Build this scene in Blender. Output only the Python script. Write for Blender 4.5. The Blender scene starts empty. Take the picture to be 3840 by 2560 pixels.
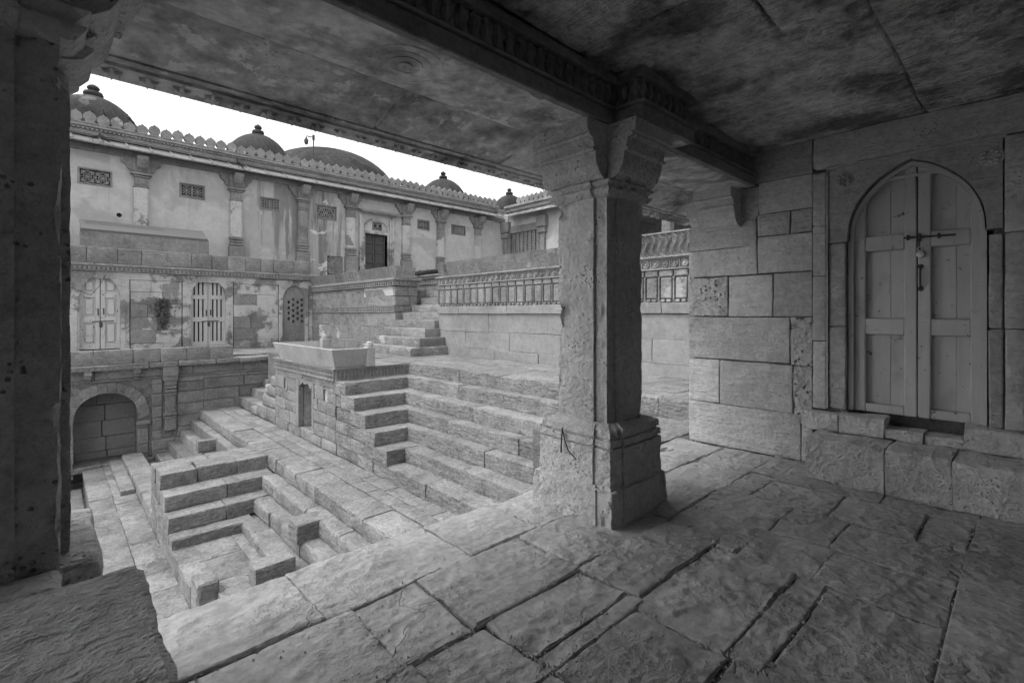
import bpy, math, random
import numpy as np
from mathutils import Vector, Matrix

random.seed(7)
RNG = np.random.default_rng(11)
scene = bpy.context.scene
C = scene.collection
R = math.radians

# ------------------------------------------------------------------ camera
cam_d = bpy.data.cameras.new('camera')
cam_d.sensor_width = 36.0
cam_d.lens = 17.177
cam_d.shift_y = -0.0269
cam_d.clip_start = 0.02
cam_d.clip_end = 500
cam = bpy.data.objects.new('camera', cam_d)
C.objects.link(cam)
cam.location = (0, 0, 1.2)
cam.rotation_euler = (R(90), 0, R(46.668 - 90))
scene.camera = cam

# ------------------------------------------------------------------ world and sun (hazy, soft light from the open side of the court)
SUN_AZ, SUN_EL = 160.0, 66.0          # azimuth measured from +X towards +Y
w = bpy.data.worlds.new('World'); scene.world = w; w.use_nodes = True
wn = w.node_tree; wn.nodes.clear()
sky = wn.nodes.new('ShaderNodeTexSky'); sky.sky_type = 'NISHITA'; sky.sun_disc = False
sky.sun_elevation = R(SUN_EL); sky.sun_rotation = R(90 - SUN_AZ)
sky.air_density = 1.0; sky.dust_density = 1.0; sky.ozone_density = 1.0
bw = wn.nodes.new('ShaderNodeRGBToBW')
bg = wn.nodes.new('ShaderNodeBackground'); bg.inputs['Strength'].default_value = 0.15
wo = wn.nodes.new('ShaderNodeOutputWorld')
wn.links.new(sky.outputs[0], bw.inputs[0]); wn.links.new(bw.outputs[0], bg.inputs['Color'])
wn.links.new(bg.outputs[0], wo.inputs[0])
sun_d = bpy.data.lights.new('sun', 'SUN'); sun_d.energy = .85; sun_d.angle = R(45); sun_d.color = (1, 1, 1)
sun = bpy.data.objects.new('sun', sun_d); C.objects.link(sun)
_sd = Vector((math.cos(R(SUN_AZ)) * math.cos(R(SUN_EL)), math.sin(R(SUN_AZ)) * math.cos(R(SUN_EL)), math.sin(R(SUN_EL))))
sun.rotation_euler = _sd.to_track_quat('Z', 'Y').to_euler()
scene.view_settings.view_transform = 'Standard'
scene.view_settings.look = 'None'
scene.view_settings.gamma = 1.0
scene.view_settings.use_curve_mapping = False
scene.view_settings.exposure = 1.84
scene.cycles.max_bounces = 6
scene.cycles.diffuse_bounces = 6
scene.cycles.use_adaptive_sampling = True
scene.cycles.adaptive_threshold = 0.04

# ------------------------------------------------------------------ materials
def _n(nt, t, **kw):
    n = nt.nodes.new(t)
    for k, v in kw.items():
        setattr(n, k, v)
    return n

class NT:
    def __init__(s, name):
        s.m = bpy.data.materials.new(name); s.m.use_nodes = True
        s.t = s.m.node_tree; s.t.nodes.clear()
        s.out = s.t.nodes.new('ShaderNodeOutputMaterial')
        s.b = s.t.nodes.new('ShaderNodeBsdfPrincipled')
        s.t.links.new(s.b.outputs[0], s.out.inputs[0])
        g = s.t.nodes.new('ShaderNodeNewGeometry')
        oi = s.t.nodes.new('ShaderNodeObjectInfo')
        s.rand = oi.outputs['Random']
        mu = s.math('MULTIPLY', s.rand, 53.0)
        va = s.t.nodes.new('ShaderNodeVectorMath'); va.operation = 'ADD'
        s.t.links.new(g.outputs['Position'], va.inputs[0]); s.t.links.new(mu, va.inputs[1])
        s.pos = va.outputs[0]
        s.wpos = g.outputs['Position']
    def link(s, a, b): s.t.links.new(a, b)
    def put(s, sock, v):
        if isinstance(v, (int, float)): sock.default_value = v
        else: s.t.links.new(v, sock)
    def math(s, op, a, b=0.0, c=None, clamp=False):
        n = s.t.nodes.new('ShaderNodeMath'); n.operation = op; n.use_clamp = clamp
        s.put(n.inputs[0], a); s.put(n.inputs[1], b)
        if c is not None: s.put(n.inputs[2], c)
        return n.outputs[0]
    def scl(s, v, sc):
        n = s.t.nodes.new('ShaderNodeVectorMath'); n.operation = 'MULTIPLY'
        s.t.links.new(v, n.inputs[0]); n.inputs[1].default_value = sc
        return n.outputs[0]
    def noise(s, v, scale, detail=6, rough=.55, dist=0.0):
        n = s.t.nodes.new('ShaderNodeTexNoise')
        s.t.links.new(v, n.inputs['Vector']); n.inputs['Scale'].default_value = scale
        n.inputs['Detail'].default_value = detail; n.inputs['Roughness'].default_value = rough
        n.inputs['Distortion'].default_value = dist
        return n.outputs[0]
    def vor(s, v, scale):
        n = s.t.nodes.new('ShaderNodeTexVoronoi')
        s.t.links.new(v, n.inputs['Vector']); n.inputs['Scale'].default_value = scale
        return n.outputs['Distance']
    def step(s, v, lo, hi):
        n = s.t.nodes.new('ShaderNodeMapRange'); n.interpolation_type = 'SMOOTHSTEP'
        s.put(n.inputs['Value'], v); n.inputs['From Min'].default_value = lo; n.inputs['From Max'].default_value = hi
        return n.outputs[0]
    def mix(s, f, a, b):
        n = s.t.nodes.new('ShaderNodeMix'); n.data_type = 'FLOAT'
        s.put(n.inputs[0], f); s.put(n.inputs[2], a); s.put(n.inputs[3], b)
        return n.outputs[0]
    def bump(s, h, strength, dist, prev=None):
        n = s.t.nodes.new('ShaderNodeBump'); n.inputs['Strength'].default_value = strength
        n.inputs['Distance'].default_value = dist
        s.put(n.inputs['Height'], h)
        if prev is not None: s.t.links.new(prev, n.inputs['Normal'])
        return n.outputs[0]
    def done(s, val, rough=.9, normal=None, spec=.2, metal=0.0):
        cc = s.t.nodes.new('ShaderNodeCombineColor')
        for i in range(3): s.put(cc.inputs[i], val)
        s.t.links.new(cc.outputs[0], s.b.inputs['Base Color'])
        s.put(s.b.inputs['Roughness'], rough)
        s.b.inputs['Specular IOR Level'].default_value = spec
        s.b.inputs['Metallic'].default_value = metal
        if normal is not None: s.t.links.new(normal, s.b.inputs['Normal'])
        return s.m

def stone_mat(name, base, var=.35, obvar=.25, streak=.0, sdir=(1, 1, 9), bump=.5, bd=.012, fine=26, pits=0.0, pit_s=38,
              stain=0.0, stain_s=.9, stain_v=.35, white=0.0, white_s=1.6, white_v=.62, crack=0.0, use_rand=True, wmask=False, mold=None, smooth=False):
    k = NT(name); p = k.pos if use_rand else k.wpos
    n1 = k.noise(p, 1.7, 3, .6); n2 = k.noise(p, fine, 3, .7); n3 = k.noise(p, fine * .22, 3, .6)
    v = k.math('ADD', k.math('MULTIPLY', k.math('SUBTRACT', n1, .5), 1.7), k.math('MULTIPLY', k.math('SUBTRACT', n3, .5), 1.5))
    v = k.math('ADD', v, k.math('MULTIPLY', k.math('SUBTRACT', n2, .5), 2.4))
    h = k.math('ADD', k.math('MULTIPLY', n2, .55), k.math('MULTIPLY', n3, 1.0))
    if streak:
        ns = k.noise(k.scl(p, sdir), 3.2, 4, .62)
        v = k.math('ADD', v, k.math('MULTIPLY', k.math('SUBTRACT', ns, .5), streak * 1.8))
        h = k.math('ADD', h, k.math('MULTIPLY', ns, streak * 1.6))
    val = k.math('MULTIPLY', k.math('MAXIMUM', k.math('MULTIPLY_ADD', v, var * 1.35, 1.0), .25), base)
    if obvar:
        val = k.math('MULTIPLY', val, k.math('MULTIPLY_ADD', k.math('SUBTRACT', k.rand, .5), obvar, 1.0))
    if pits:
        d = k.vor(p, pit_s)
        pm = k.math('MULTIPLY', k.step(d, .3, .1), k.step(n3, .54, .66))
        h = k.math('SUBTRACT', h, k.math('MULTIPLY', pm, pits * 2.2))
        val = k.math('MULTIPLY', val, k.math('MULTIPLY_ADD', pm, -.16 * min(pits, 1.5), 1.0))
    if crack:
        n = k.t.nodes.new('ShaderNodeTexVoronoi'); n.feature = 'DISTANCE_TO_EDGE'
        n.inputs['Scale'].default_value = 2.2
        dv = k.t.nodes.new('ShaderNodeVectorMath'); dv.operation = 'MULTIPLY_ADD'
        nn = k.t.nodes.new('ShaderNodeTexNoise'); nn.inputs['Scale'].default_value = 5.0; nn.inputs['Detail'].default_value = 4
        k.link(p, nn.inputs['Vector']); k.link(nn.outputs['Color'], dv.inputs[0]); dv.inputs[1].default_value = (.3, .3, .3); k.link(p, dv.inputs[2])
        k.link(dv.outputs[0], n.inputs['Vector'])
        cm = k.math('MULTIPLY', k.step(n.outputs['Distance'], .016, .003), k.step(k.noise(p, 1.3, 2), .5, .6))
        val = k.math('MULTIPLY', val, k.math('MULTIPLY_ADD', cm, -.45 * crack, 1.0))
        h = k.math('SUBTRACT', h, k.math('MULTIPLY', cm, crack))
    if white:
        wm = k.math('MULTIPLY', k.step(k.noise(k.wpos if wmask else p, white_s, 6 if wmask else 5, .66), .62 - white * .18, .66 - white * .18), k.step(n2, .2, .45))
        val = k.mix(wm, val, k.math('MULTIPLY_ADD', n3, .2, white_v - .1))
    if stain:
        sm = k.step(k.noise(k.wpos, stain_s, 4, .62), .60 - stain * .16, .74 - stain * .1)
        val = k.mix(k.math('MULTIPLY', sm, min(1.0, .55 + stain * .4)), val, k.math('MULTIPLY', val, stain_v))
    if mold:
        sx = k.t.nodes.new('ShaderNodeSeparateXYZ'); k.link(k.wpos, sx.inputs[0])
        ex = k.math('DIVIDE', k.math('SUBTRACT', sx.outputs[0], mold[0]), mold[3]); ez = k.math('DIVIDE', k.math('SUBTRACT', sx.outputs[2], mold[2]), mold[4])
        rad = k.math('ADD', k.math('MULTIPLY', ex, ex), k.math('MULTIPLY', ez, ez))
        rad = k.math('ADD', rad, k.math('MULTIPLY', k.math('SUBTRACT', k.noise(k.wpos, 3.2, 6, .7), .5), 3.4))
        val = k.mix(k.math('MULTIPLY', k.step(rad, 1.15, .25), .85), val, .05)
    if smooth: h = k.math('MULTIPLY', h, k.math('MULTIPLY_ADD', k.step(k.noise(k.wpos, 1.6, 4, .6), .42, .62), 1.3, .35))
    val = k.math('MAXIMUM', val, .01)
    return k.done(val, .92, k.bump(h, min(1.0, bump * 1.4), bd * 2.6), .15)

M = {}  # porch stones paled and court stones darkened: lifted porch shade put into base colour
M['step'] = stone_mat('sandstone_steps', .2, .42, .22, .55, (1.5, 1.5, 7), .8, .016, 22, .4, stain=.45, stain_s=1.3, stain_v=.66)
M['floor'] = stone_mat('flagstone_floor', .38, .28, .14, .3, (1.2, 3.2, 3), .55, .009, 30, .25, 60, stain=.35, stain_s=1.1, stain_v=.72, crack=.2, smooth=True)
M['pave'] = stone_mat('paving_stone', .2, .42, .2, .4, (1.2, 5, 3), .8, .016, 22, .3, stain=.5, stain_s=1.2, stain_v=.66, crack=.4)
M['pillar'] = stone_mat('pitted_pillar_stone', .44, .28, .1, .2, (1, 1, .3), 1.0, .012, 34, .9, 46, stain=.3, stain_s=2.2, stain_v=.7)
M['bench'] = stone_mat('worn_bench_stone', .55, .3, .1, .5, (1.0, 4, 4), .6, .014, 34, .9, 50, stain=.4, stain_s=1.5, stain_v=.65)
M['wall'] = stone_mat('wall_sandstone', .44, .26, .28, .45, (1, 1, 7), .5, .012, 26, .35, 44, stain=.35, stain_s=.8, stain_v=.62)
M['tooled'] = stone_mat('tooled_sandstone', .42, .2, .1, .2, (1, 1, 3), 1.0, .03, 16, 1.6, 22)
M['lime'] = stone_mat('limewashed_sandstone', .21, .32, .16, .3, (1, 1, 5), .5, .012, 22, .25, stain=.5, stain_s=.7, stain_v=.55, white=.92, white_s=1.1, white_v=.44, wmask=True, mold=(2.45, 18.0, 1.25, .2, .5))
M['limeless'] = stone_mat('pale_court_sandstone', .21, .34, .26, .3, (1, 1, 6), .6, .014, 20, .3, stain=.45, stain_s=.6, stain_v=.66, white=.1, white_s=1.0, white_v=.34, wmask=True)
M['pool'] = stone_mat('pool_wall_sandstone', .195, .36, .26, .4, (1, 1, 7), .7, .014, 20, .3, stain=.45, stain_s=.7, stain_v=.7)
M['smooth'] = stone_mat('smooth_pale_sandstone', .24, .2, .1, .15, (1, 1, 5), .35, .01, 14, .15, stain=.35, stain_s=.6, stain_v=.75)
M['pale_stone'] = stone_mat('pale_trough_stone', .34, .2, .08, .2, (1, 1, 3), .4, .01, 18, .2, stain=.3, stain_s=1.2, stain_v=.75)
M['carved'] = stone_mat('carved_sandstone', .21, .34, .15, .1, (1, 1, 1), .4, .008, 30, .4, stain=.3, stain_s=1.0, stain_v=.6)
M['ceiling'] = stone_mat('sooty_ceiling_stone', .5, .55, .3, .6, (6, 1, 1), 1.0, .04, 16, .2, stain=1.0, stain_s=2.0, stain_v=.28, white=.22, white_s=7, white_v=.6)
M['soffit'] = stone_mat('sooty_soffit_plaster', .42, .45, .2, .3, (1, 3, 1), .45, .012, 14, .2, stain=.9, stain_s=2.2, stain_v=.42, white=.3, white_s=7, white_v=.58)
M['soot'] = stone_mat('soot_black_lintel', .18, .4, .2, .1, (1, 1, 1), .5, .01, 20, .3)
M['dome'] = stone_mat('weathered_dome_plaster', .045, .4, .1, .1, (1, 1, 1), .4, .03, 8, .2, stain=.9, stain_s=.45, stain_v=.5, white=.15, white_s=.5, white_v=.1)
M['roofstone'] = stone_mat('grey_cornice_stone', .21, .34, .14, .2, (1, 1, 4), .4, .015, 12, .2, stain=.5, stain_s=.5, stain_v=.62)
M['pale'] = stone_mat('unseen_bounce_wall', .8, .1, .1, bump=.3)  # paleness added so the unseen walls bounce fill light into the porch
M['earth'] = stone_mat('dark_joint_earth', .16, .4, 0, .0, bump=.8, bd=.02, fine=40)
M['ground'] = stone_mat('dusty_ground', .3, .3, 0, .0, bump=.6, bd=.03, fine=12)

def plaster_mat():
    k = NT('stained_plaster'); p = k.wpos
    n1 = k.noise(p, .5, 6, .62, .6); n2 = k.noise(p, 5, 6, .62); n3 = k.noise(p, 40, 3, .6)
    ver = k.noise(k.scl(p, (2.4, 2.4, .2)), 1.6, 6, .62)
    sx = k.t.nodes.new('ShaderNodeSeparateXYZ'); k.link(p, sx.inputs[0])
    ex = k.math('DIVIDE', k.math('SUBTRACT', sx.outputs[0], 7.8), 2.6)
    reg = k.math('MAXIMUM', k.math('SUBTRACT', 1.0, k.math('MULTIPLY', ex, ex)), 0.0)          # the badly weathered bays
    v = k.math('ADD', k.math('MULTIPLY', k.math('SUBTRACT', n2, .5), .24), .43)
    v = k.math('ADD', v, k.math('MULTIPLY', k.math('SUBTRACT', n1, .5), .3))
    v = k.math('ADD', v, k.math('MULTIPLY', k.math('SUBTRACT', n3, .5), .07))
    st = k.step(k.math('ADD', n1, k.math('MULTIPLY', reg, .1)), .5, .6)
    v = k.mix(k.math('MULTIPLY', st, .55), v, .24)
    st2 = k.math('MULTIPLY', k.step(k.math('ADD', ver, k.math('MULTIPLY', reg, .12)), .56, .7), k.math('MULTIPLY_ADD', reg, .8, .2))
    v = k.mix(k.math('MULTIPLY', st2, .75), v, .1)
    wh = k.step(k.math('ADD', k.noise(p, .9, 7, .62, .8), k.math('MULTIPLY', reg, .04)), .66, .685)
    v = k.mix(wh, v, .5)
    v = k.math('MAXIMUM', v, .03)
    return k.done(v, .9, k.bump(k.math('ADD', n2, k.math('MULTIPLY', n3, .4)), .4, .025), .15)
M['plaster'] = plaster_mat()

def paint_wood(name, base, chip, chip_v, scale=9, grain=(14, 14, 1.2)):
    k = NT(name); p = k.pos
    g = k.noise(k.scl(p, grain), 3, 5, .6); n = k.noise(p, scale, 8, .68, .4); n1 = k.noise(p, 1.6, 4, .55)
    v = k.math('MULTIPLY_ADD', k.math('SUBTRACT', g, .5), .12, base)
    v = k.math('MULTIPLY', v, k.math('MULTIPLY_ADD', k.math('SUBTRACT', n1, .5), .5, 1.0))
    c = k.step(n, .70 - chip * .18, .735 - chip * .18)
    sm = k.step(k.noise(p, 2.4, 6, .6, 1.0), .56, .7)
    v = k.mix(k.math('MULTIPLY', sm, .4), v, k.math('MULTIPLY', v, .5))
    v = k.mix(c, v, chip_v)
    h = k.math('SUBTRACT', k.math('MULTIPLY', g, .3), k.math('MULTIPLY', c, .6))
    return k.done(v, .7, k.bump(h, .5, .004), .25)
M['paint'] = paint_wood('grey_painted_wood', .5, .42, .14, 20)
M['paint_w'] = paint_wood('chipped_white_painted_wood', .46, .5, .14, 9)
M['plank'] = paint_wood('pale_weathered_planks', .42, .3, .2, 8)
M['darkwood'] = paint_wood('dark_wooden_door', .07, .2, .16, 6)

def plain(name, v, rough=.7, metal=0.0, var=.3, spec=.3):
    k = NT(name); n = k.noise(k.pos, 30, 5, .6)
    val = k.math('MULTIPLY', k.math('MULTIPLY_ADD', k.math('SUBTRACT', n, .5), var * 2, 1.0), v)
    return k.done(val, rough, k.bump(n, .2, .004), spec, metal)
M['iron'] = plain('rusty_iron', .06, .6, .3)
M['steel'] = plain('worn_steel_padlock', .5, .4, .6)
M['black'] = plain('painted_void', .015, .95, 0, .3, .05)  # flat black standing in for shade in gaps and openings
M['bird'] = plain('black_feathers', .02, .6)
M['sheet'] = plain('black_tarpaulin', .018, .5)
M['board'] = plain('grey_board_paint', .13, .7, 0, .15)
M['ink'] = plain('dark_lettering', .06, .7)
M['bark'] = plain('bark', .12, .9)
M['leaf'] = plain('leaves', .1, .7)
M['brick'] = stone_mat('old_brick', .22, .35, .35, .0, bump=.5, fine=20)
M['twig'] = plain('dry_straw', .5, .8)

# ------------------------------------------------------------------ numeric noise
def _hash(ix, iy, iz, seed):
    n = (ix * 374761393 + iy * 668265263 + iz * 1274126177 + seed * 974711) & 0xffffffff
    n = ((n ^ (n >> 13)) * 1274126177) & 0xffffffff
    n = (n ^ (n >> 16)) & 0xffff
    return n / 32767.5 - 1.0
def vnoise(p, seed=0):
    i = np.floor(p).astype(np.int64); f = p - i; f = f * f * (3 - 2 * f)
    x, y, z = i[:, 0], i[:, 1], i[:, 2]; fx, fy, fz = f[:, 0], f[:, 1], f[:, 2]
    def L(a, b, t): return a + (b - a) * t
    c00 = L(_hash(x, y, z, seed), _hash(x + 1, y, z, seed), fx); c10 = L(_hash(x, y + 1, z, seed), _hash(x + 1, y + 1, z, seed), fx)
    c01 = L(_hash(x, y, z + 1, seed), _hash(x + 1, y, z + 1, seed), fx); c11 = L(_hash(x, y + 1, z + 1, seed), _hash(x + 1, y + 1, z + 1, seed), fx)
    return L(L(c00, c10, fy), L(c01, c11, fy), fz)
def fbm(p, o=4, seed=0, gain=.5):
    s = np.zeros(len(p)); a = 1.0; t = 0.0
    for k in range(o):
        s += a * vnoise(p * (2.03 ** k) + 17.3 * k, seed + k); t += a; a *= gain
    return s / t

# ------------------------------------------------------------------ object helpers
ORG = {}
def tag(o, label=None, cat=None, group=None, kind=None):
    if label: o['label'] = label
    if cat: o['category'] = cat
    if group: o['group'] = group
    if kind: o['kind'] = kind
    return o
def thing(name, label, cat, loc, group=None, kind=None):
    o = bpy.data.objects.new(name, None); C.objects.link(o); o.location = loc
    o.empty_display_size = .2
    ORG[o.name] = np.array(loc, float)
    return tag(o, label, cat, group, kind)
def mesh_obj(name, V, F, mat, parent=None, smooth=False, loc=None):
    V = np.asarray(V, float)
    if parent is not None: org = ORG[parent.name]
    elif loc is not None: org = np.array(loc, float)
    else:
        org = np.array([(V[:, 0].min() + V[:, 0].max()) / 2, (V[:, 1].min() + V[:, 1].max()) / 2, V[:, 2].min()])
    me = bpy.data.meshes.new(name)
    me.from_pydata((V - org).tolist(), [], F if isinstance(F, list) else F.tolist())
    me.materials.append(mat)
    if smooth:
        me.polygons.foreach_set('use_smooth', [True] * len(me.polygons)); me.set_sharp_from_angle(angle=R(36))
    o = bpy.data.objects.new(name, me); C.objects.link(o)
    if parent is not None: o.parent = parent
    else: o.location = org
    ORG[o.name] = org
    return o
def copy_part(src, parent, off):
    """a copy of a part, sharing mesh data, moved by off, under parent (same origin as the source's parent)"""
    c = src.copy(); C.objects.link(c); c.parent = parent
    c.location = Vector(off); ORG[c.name] = ORG[src.name]
    return c

class MB:
    def __init__(s): s.V = []; s.F = []
    def add(s, V, F):
        n = len(s.V); s.V.extend([tuple(v) for v in V]); s.F.extend([[i + n for i in f] for f in (F if isinstance(F, list) else F.tolist())]); return s
    def box(s, x0, x1, y0, y1, z0, z1):
        V = [(x, y, z) for x in (x0, x1) for y in (y0, y1) for z in (z0, z1)]
        return s.add(V, [[0, 1, 3, 2], [4, 6, 7, 5], [0, 4, 5, 1], [2, 3, 7, 6], [0, 2, 6, 4], [1, 5, 7, 3]])
    def cbox(s, x0, x1, y0, y1, z0, z1, c=.01, j=0.0):
        return s.add(*cham(x0, x1, y0, y1, z0, z1, c, j))
    def prism(s, poly, axis, a0, a1):
        """polygon of (p,q) extruded along axis: 'x' (p=y,q=z), 'y' (p=x,q=z), 'z' (p=x,q=y)"""
        f = {'x': lambda a, p, q: (a, p, q), 'y': lambda a, p, q: (p, a, q), 'z': lambda a, p, q: (p, q, a)}[axis]
        n = len(poly); V = [f(a0, *p) for p in poly] + [f(a1, *p) for p in poly]
        F = [list(range(n))[::-1], [n + i for i in range(n)]] + [[i, (i + 1) % n, n + (i + 1) % n, n + i] for i in range(n)]
        return s.add(V, F)
    def strip(s, A, B):
        n = len(A); return s.add(list(A) + list(B), [[i, i + 1, n + i + 1, n + i] for i in range(n - 1)])
    def tube(s, pts, r, k=6):
        pts = [Vector(p) for p in pts]; rr = r if isinstance(r, (list, tuple)) else [r] * len(pts); V = []
        for i, p in enumerate(pts):
            d = (pts[min(i + 1, len(pts) - 1)] - pts[max(i - 1, 0)]).normalized()
            u = d.orthogonal().normalized(); v = d.cross(u)
            if i: 
                u = (pu - d * pu.dot(d)).normalized(); v = d.cross(u)
            pu = u
            V += [p + (u * math.cos(2 * math.pi * t / k) + v * math.sin(2 * math.pi * t / k)) * rr[i] for t in range(k)]
        F = [[i * k + t, i * k + (t + 1) % k, (i + 1) * k + (t + 1) % k, (i + 1) * k + t] for i in range(len(pts) - 1) for t in range(k)]
        F += [list(range(k))[::-1], [(len(pts) - 1) * k + t for t in range(k)]]
        return s.add(V, F)
    def lathe(s, c, prof, k=24, axis='z'):
        V = []
        for r, h in prof:
            for t in range(k):
                a = 2 * math.pi * t / k; x, y = r * math.cos(a), r * math.sin(a)
                V.append({'z': (c[0] + x, c[1] + y, c[2] + h), 'y': (c[0] + x, c[1] + h, c[2] + y), 'x': (c[0] + h, c[1] + x, c[2] + y)}[axis])
        F = [[i * k + t, i * k + (t + 1) % k, (i + 1) * k + (t + 1) % k, (i + 1) * k + t] for i in range(len(prof) - 1) for t in range(k)]
        F += [list(range(k))[::-1], [(len(prof) - 1) * k + t for t in range(k)]]
        return s.add(V, F)
    def build(s, name, mat, parent=None, smooth=False, loc=None):
        return mesh_obj(name, s.V, s.F, mat, parent, smooth, loc)

def cham(x0, x1, y0, y1, z0, z1, c=.01, j=0.0):
    """box with chamfered edges (44 triangles), corners shifted at random by j"""
    X = (x0, x1); Y = (y0, y1); Z = (z0, z1); V = []; idx = {}
    for a in (0, 1):
        for b in (0, 1):
            for d in (0, 1):
                o = RNG.uniform(-j, j, 3) if j else np.zeros(3)
                sx, sy, sz = (c, -c)[a], (c, -c)[b], (c, -c)[d]; P = np.array([X[a], Y[b], Z[d]]) + o
                for ax in range(3):
                    q = P + np.array([sx, sy, sz]); q[ax] = P[ax]
                    idx[(a, b, d, ax)] = len(V); V.append(q)
    F = []
    for t in (0, 1):
        F.append([idx[(t, b, d, 0)] for b, d in ((0, 0), (1, 0), (1, 1), (0, 1))])
        F.append([idx[(a, t, d, 1)] for a, d in ((0, 0), (1, 0), (1, 1), (0, 1))])
        F.append([idx[(a, b, t, 2)] for a, b in ((0, 0), (1, 0), (1, 1), (0, 1))])
    for a in (0, 1):
        for b in (0, 1):
            F.append([idx[(a, b, 0, 0)], idx[(a, b, 1, 0)], idx[(a, b, 1, 1)], idx[(a, b, 0, 1)]])
            F.append([idx[(a, 0, b, 0)], idx[(a, 1, b, 0)], idx[(a, 1, b, 2)], idx[(a, 0, b, 2)]])
            F.append([idx[(0, a, b, 1)], idx[(1, a, b, 1)], idx[(1, a, b, 2)], idx[(0, a, b, 2)]])
            for d in (0, 1): F.append([idx[(a, b, d, 0)], idx[(a, b, d, 1)], idx[(a, b, d, 2)]])
    return V, F

def _lines(a0, a1, r, seg):
    if (a1 - a0) > 12: seg = max(seg, .2)
    L = a1 - a0; r = min(r, L * .3)
    n = max(1, int(round((L - 2 * r) / seg)))
    return np.array([a0, a0 + .3 * r] + list(np.linspace(a0 + r, a1 - r, n + 1)) + [a1 - .3 * r, a1])
def rblock(x0, x1, y0, y1, z0, z1, r=.02, seg=.12, amp=.005, freq=6.0, jit=.006, chip=.012, seed=None, aniso=(1, 1, 1), oct_=4, wob=0.0, flake=0.0, chip_hi=False):
    """worn stone block: rounded, chipped and uneven"""
    if seed is None: seed = int(RNG.integers(1, 99999))
    r3 = (r, r, r) if isinstance(r, (int, float)) else r
    lx, ly, lz = _lines(x0, x1, r3[0], seg), _lines(y0, y1, r3[1], seg), _lines(z0, z1, r3[2], seg)
    nx, ny, nz = len(lx), len(ly), len(lz)
    I, J, K = np.meshgrid(np.arange(nx), np.arange(ny), np.arange(nz), indexing='ij')
    surf = (I == 0) | (I == nx - 1) | (J == 0) | (J == ny - 1) | (K == 0) | (K == nz - 1)
    ids = -np.ones((nx, ny, nz), int); ids[surf] = np.arange(surf.sum())
    P = np.stack([lx[I[surf]], ly[J[surf]], lz[K[surf]]], 1)
    lo = np.array([x0, y0, z0]); hi = np.array([x1, y1, z1]); rr = np.minimum(np.array(r3), (hi - lo) * .3)
    inner = np.clip(P, lo + rr, hi - rr); d = P - inner
    ln = np.linalg.norm(d / rr, axis=1); N = d / rr / np.maximum(ln, 1e-9)[:, None]
    edge = (np.abs(d) > 1e-6).sum(1) > 1
    P = inner + N * rr
    c8 = RNG.uniform(-jit, jit, (2, 2, 2, 3)); t = (P - lo) / (hi - lo)
    off = np.zeros_like(P)
    for a in (0, 1):
        for b in (0, 1):
            for c in (0, 1):
                wgt = (t[:, 0] if a else 1 - t[:, 0]) * (t[:, 1] if b else 1 - t[:, 1]) * (t[:, 2] if c else 1 - t[:, 2])
                off += wgt[:, None] * c8[a, b, c]
    A = np.array(aniso)
    h = fbm(P * freq * A + seed % 97, oct_, seed) * amp
    if flake:
        q_ = (fbm(P * np.array([3.4, 5.4, 5]) + seed % 31, 5, seed + 21, .6) + .5) * 4.0; fr_ = q_ - np.floor(q_)
        h += (np.floor(q_) + np.clip((fr_ - .86) / .14, 0, 1)) * flake * .25 - flake * .5
        h += fbm(P * np.array([18, 30, 20]), 3, seed + 31) * flake * .35
    ra = int(np.argmin(r3)) if max(r3) > min(r3) else (2 if False else -1)
    cw = np.where(np.abs(d[:, ra]) > 1e-6, .15, 1.0) if ra >= 0 else 1.0
    if chip_hi: cw = cw * np.where(d[:, 1] > 1e-6, 1.0, .12)
    h -= np.where(edge, np.maximum(0, fbm(P * 5.0 + 3.1, 3, seed + 5) + .1) * chip * cw, 0)
    P = P + off + N * h[:, None]
    if wob:
        Q = P * np.array([1, 1, 0]); P[:, 0] += fbm(Q * 3.1 + 40, 3, 77) * wob; P[:, 1] += fbm(Q * 3.1 + 80, 3, 79) * wob
    F = []
    def q(a, b, c, d2): F.append(np.stack([a.ravel(), b.ravel(), c.ravel(), d2.ravel()], 1))
    for k in (0, nz - 1): q(ids[:-1, :-1, k], ids[1:, :-1, k], ids[1:, 1:, k], ids[:-1, 1:, k])
    for k in (0, ny - 1): q(ids[:-1, k, :-1], ids[1:, k, :-1], ids[1:, k, 1:], ids[:-1, k, 1:])
    for k in (0, nx - 1): q(ids[k, :-1, :-1], ids[k, 1:, :-1], ids[k, 1:, 1:], ids[k, :-1, 1:])
    return P, np.concatenate(F)
def rstone(name, parent, mat, *a, **k):
    V, F = rblock(*a, **k)
    return mesh_obj(name, V, F, mat, parent, True)
def cstone(name, parent, mat, x0, x1, y0, y1, z0, z1, c=.012, j=.008):
    V, F = cham(x0, x1, y0, y1, z0, z1, c, j)
    return mesh_obj(name, V, F, mat, parent)
def breaks(a, b, mean, var=.35):
    out = [a]
    while out[-1] + mean * (1.0 + var) < b: out.append(out[-1] + mean * random.uniform(1 - var, 1 + var))
    if b - out[-1] < mean * .35 and len(out) > 1: out.pop()
    return out + [b]

# ================================================================== THE PORCH
# ground far below and around everything
mesh_obj('ground', [(-150, -150, -3.2), (150, -150, -3.2), (150, 150, -3.2), (-150, 150, -3.2)], [[0, 1, 2, 3]], M['ground'])
tag(bpy.data.objects['ground'], kind='structure')

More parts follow.
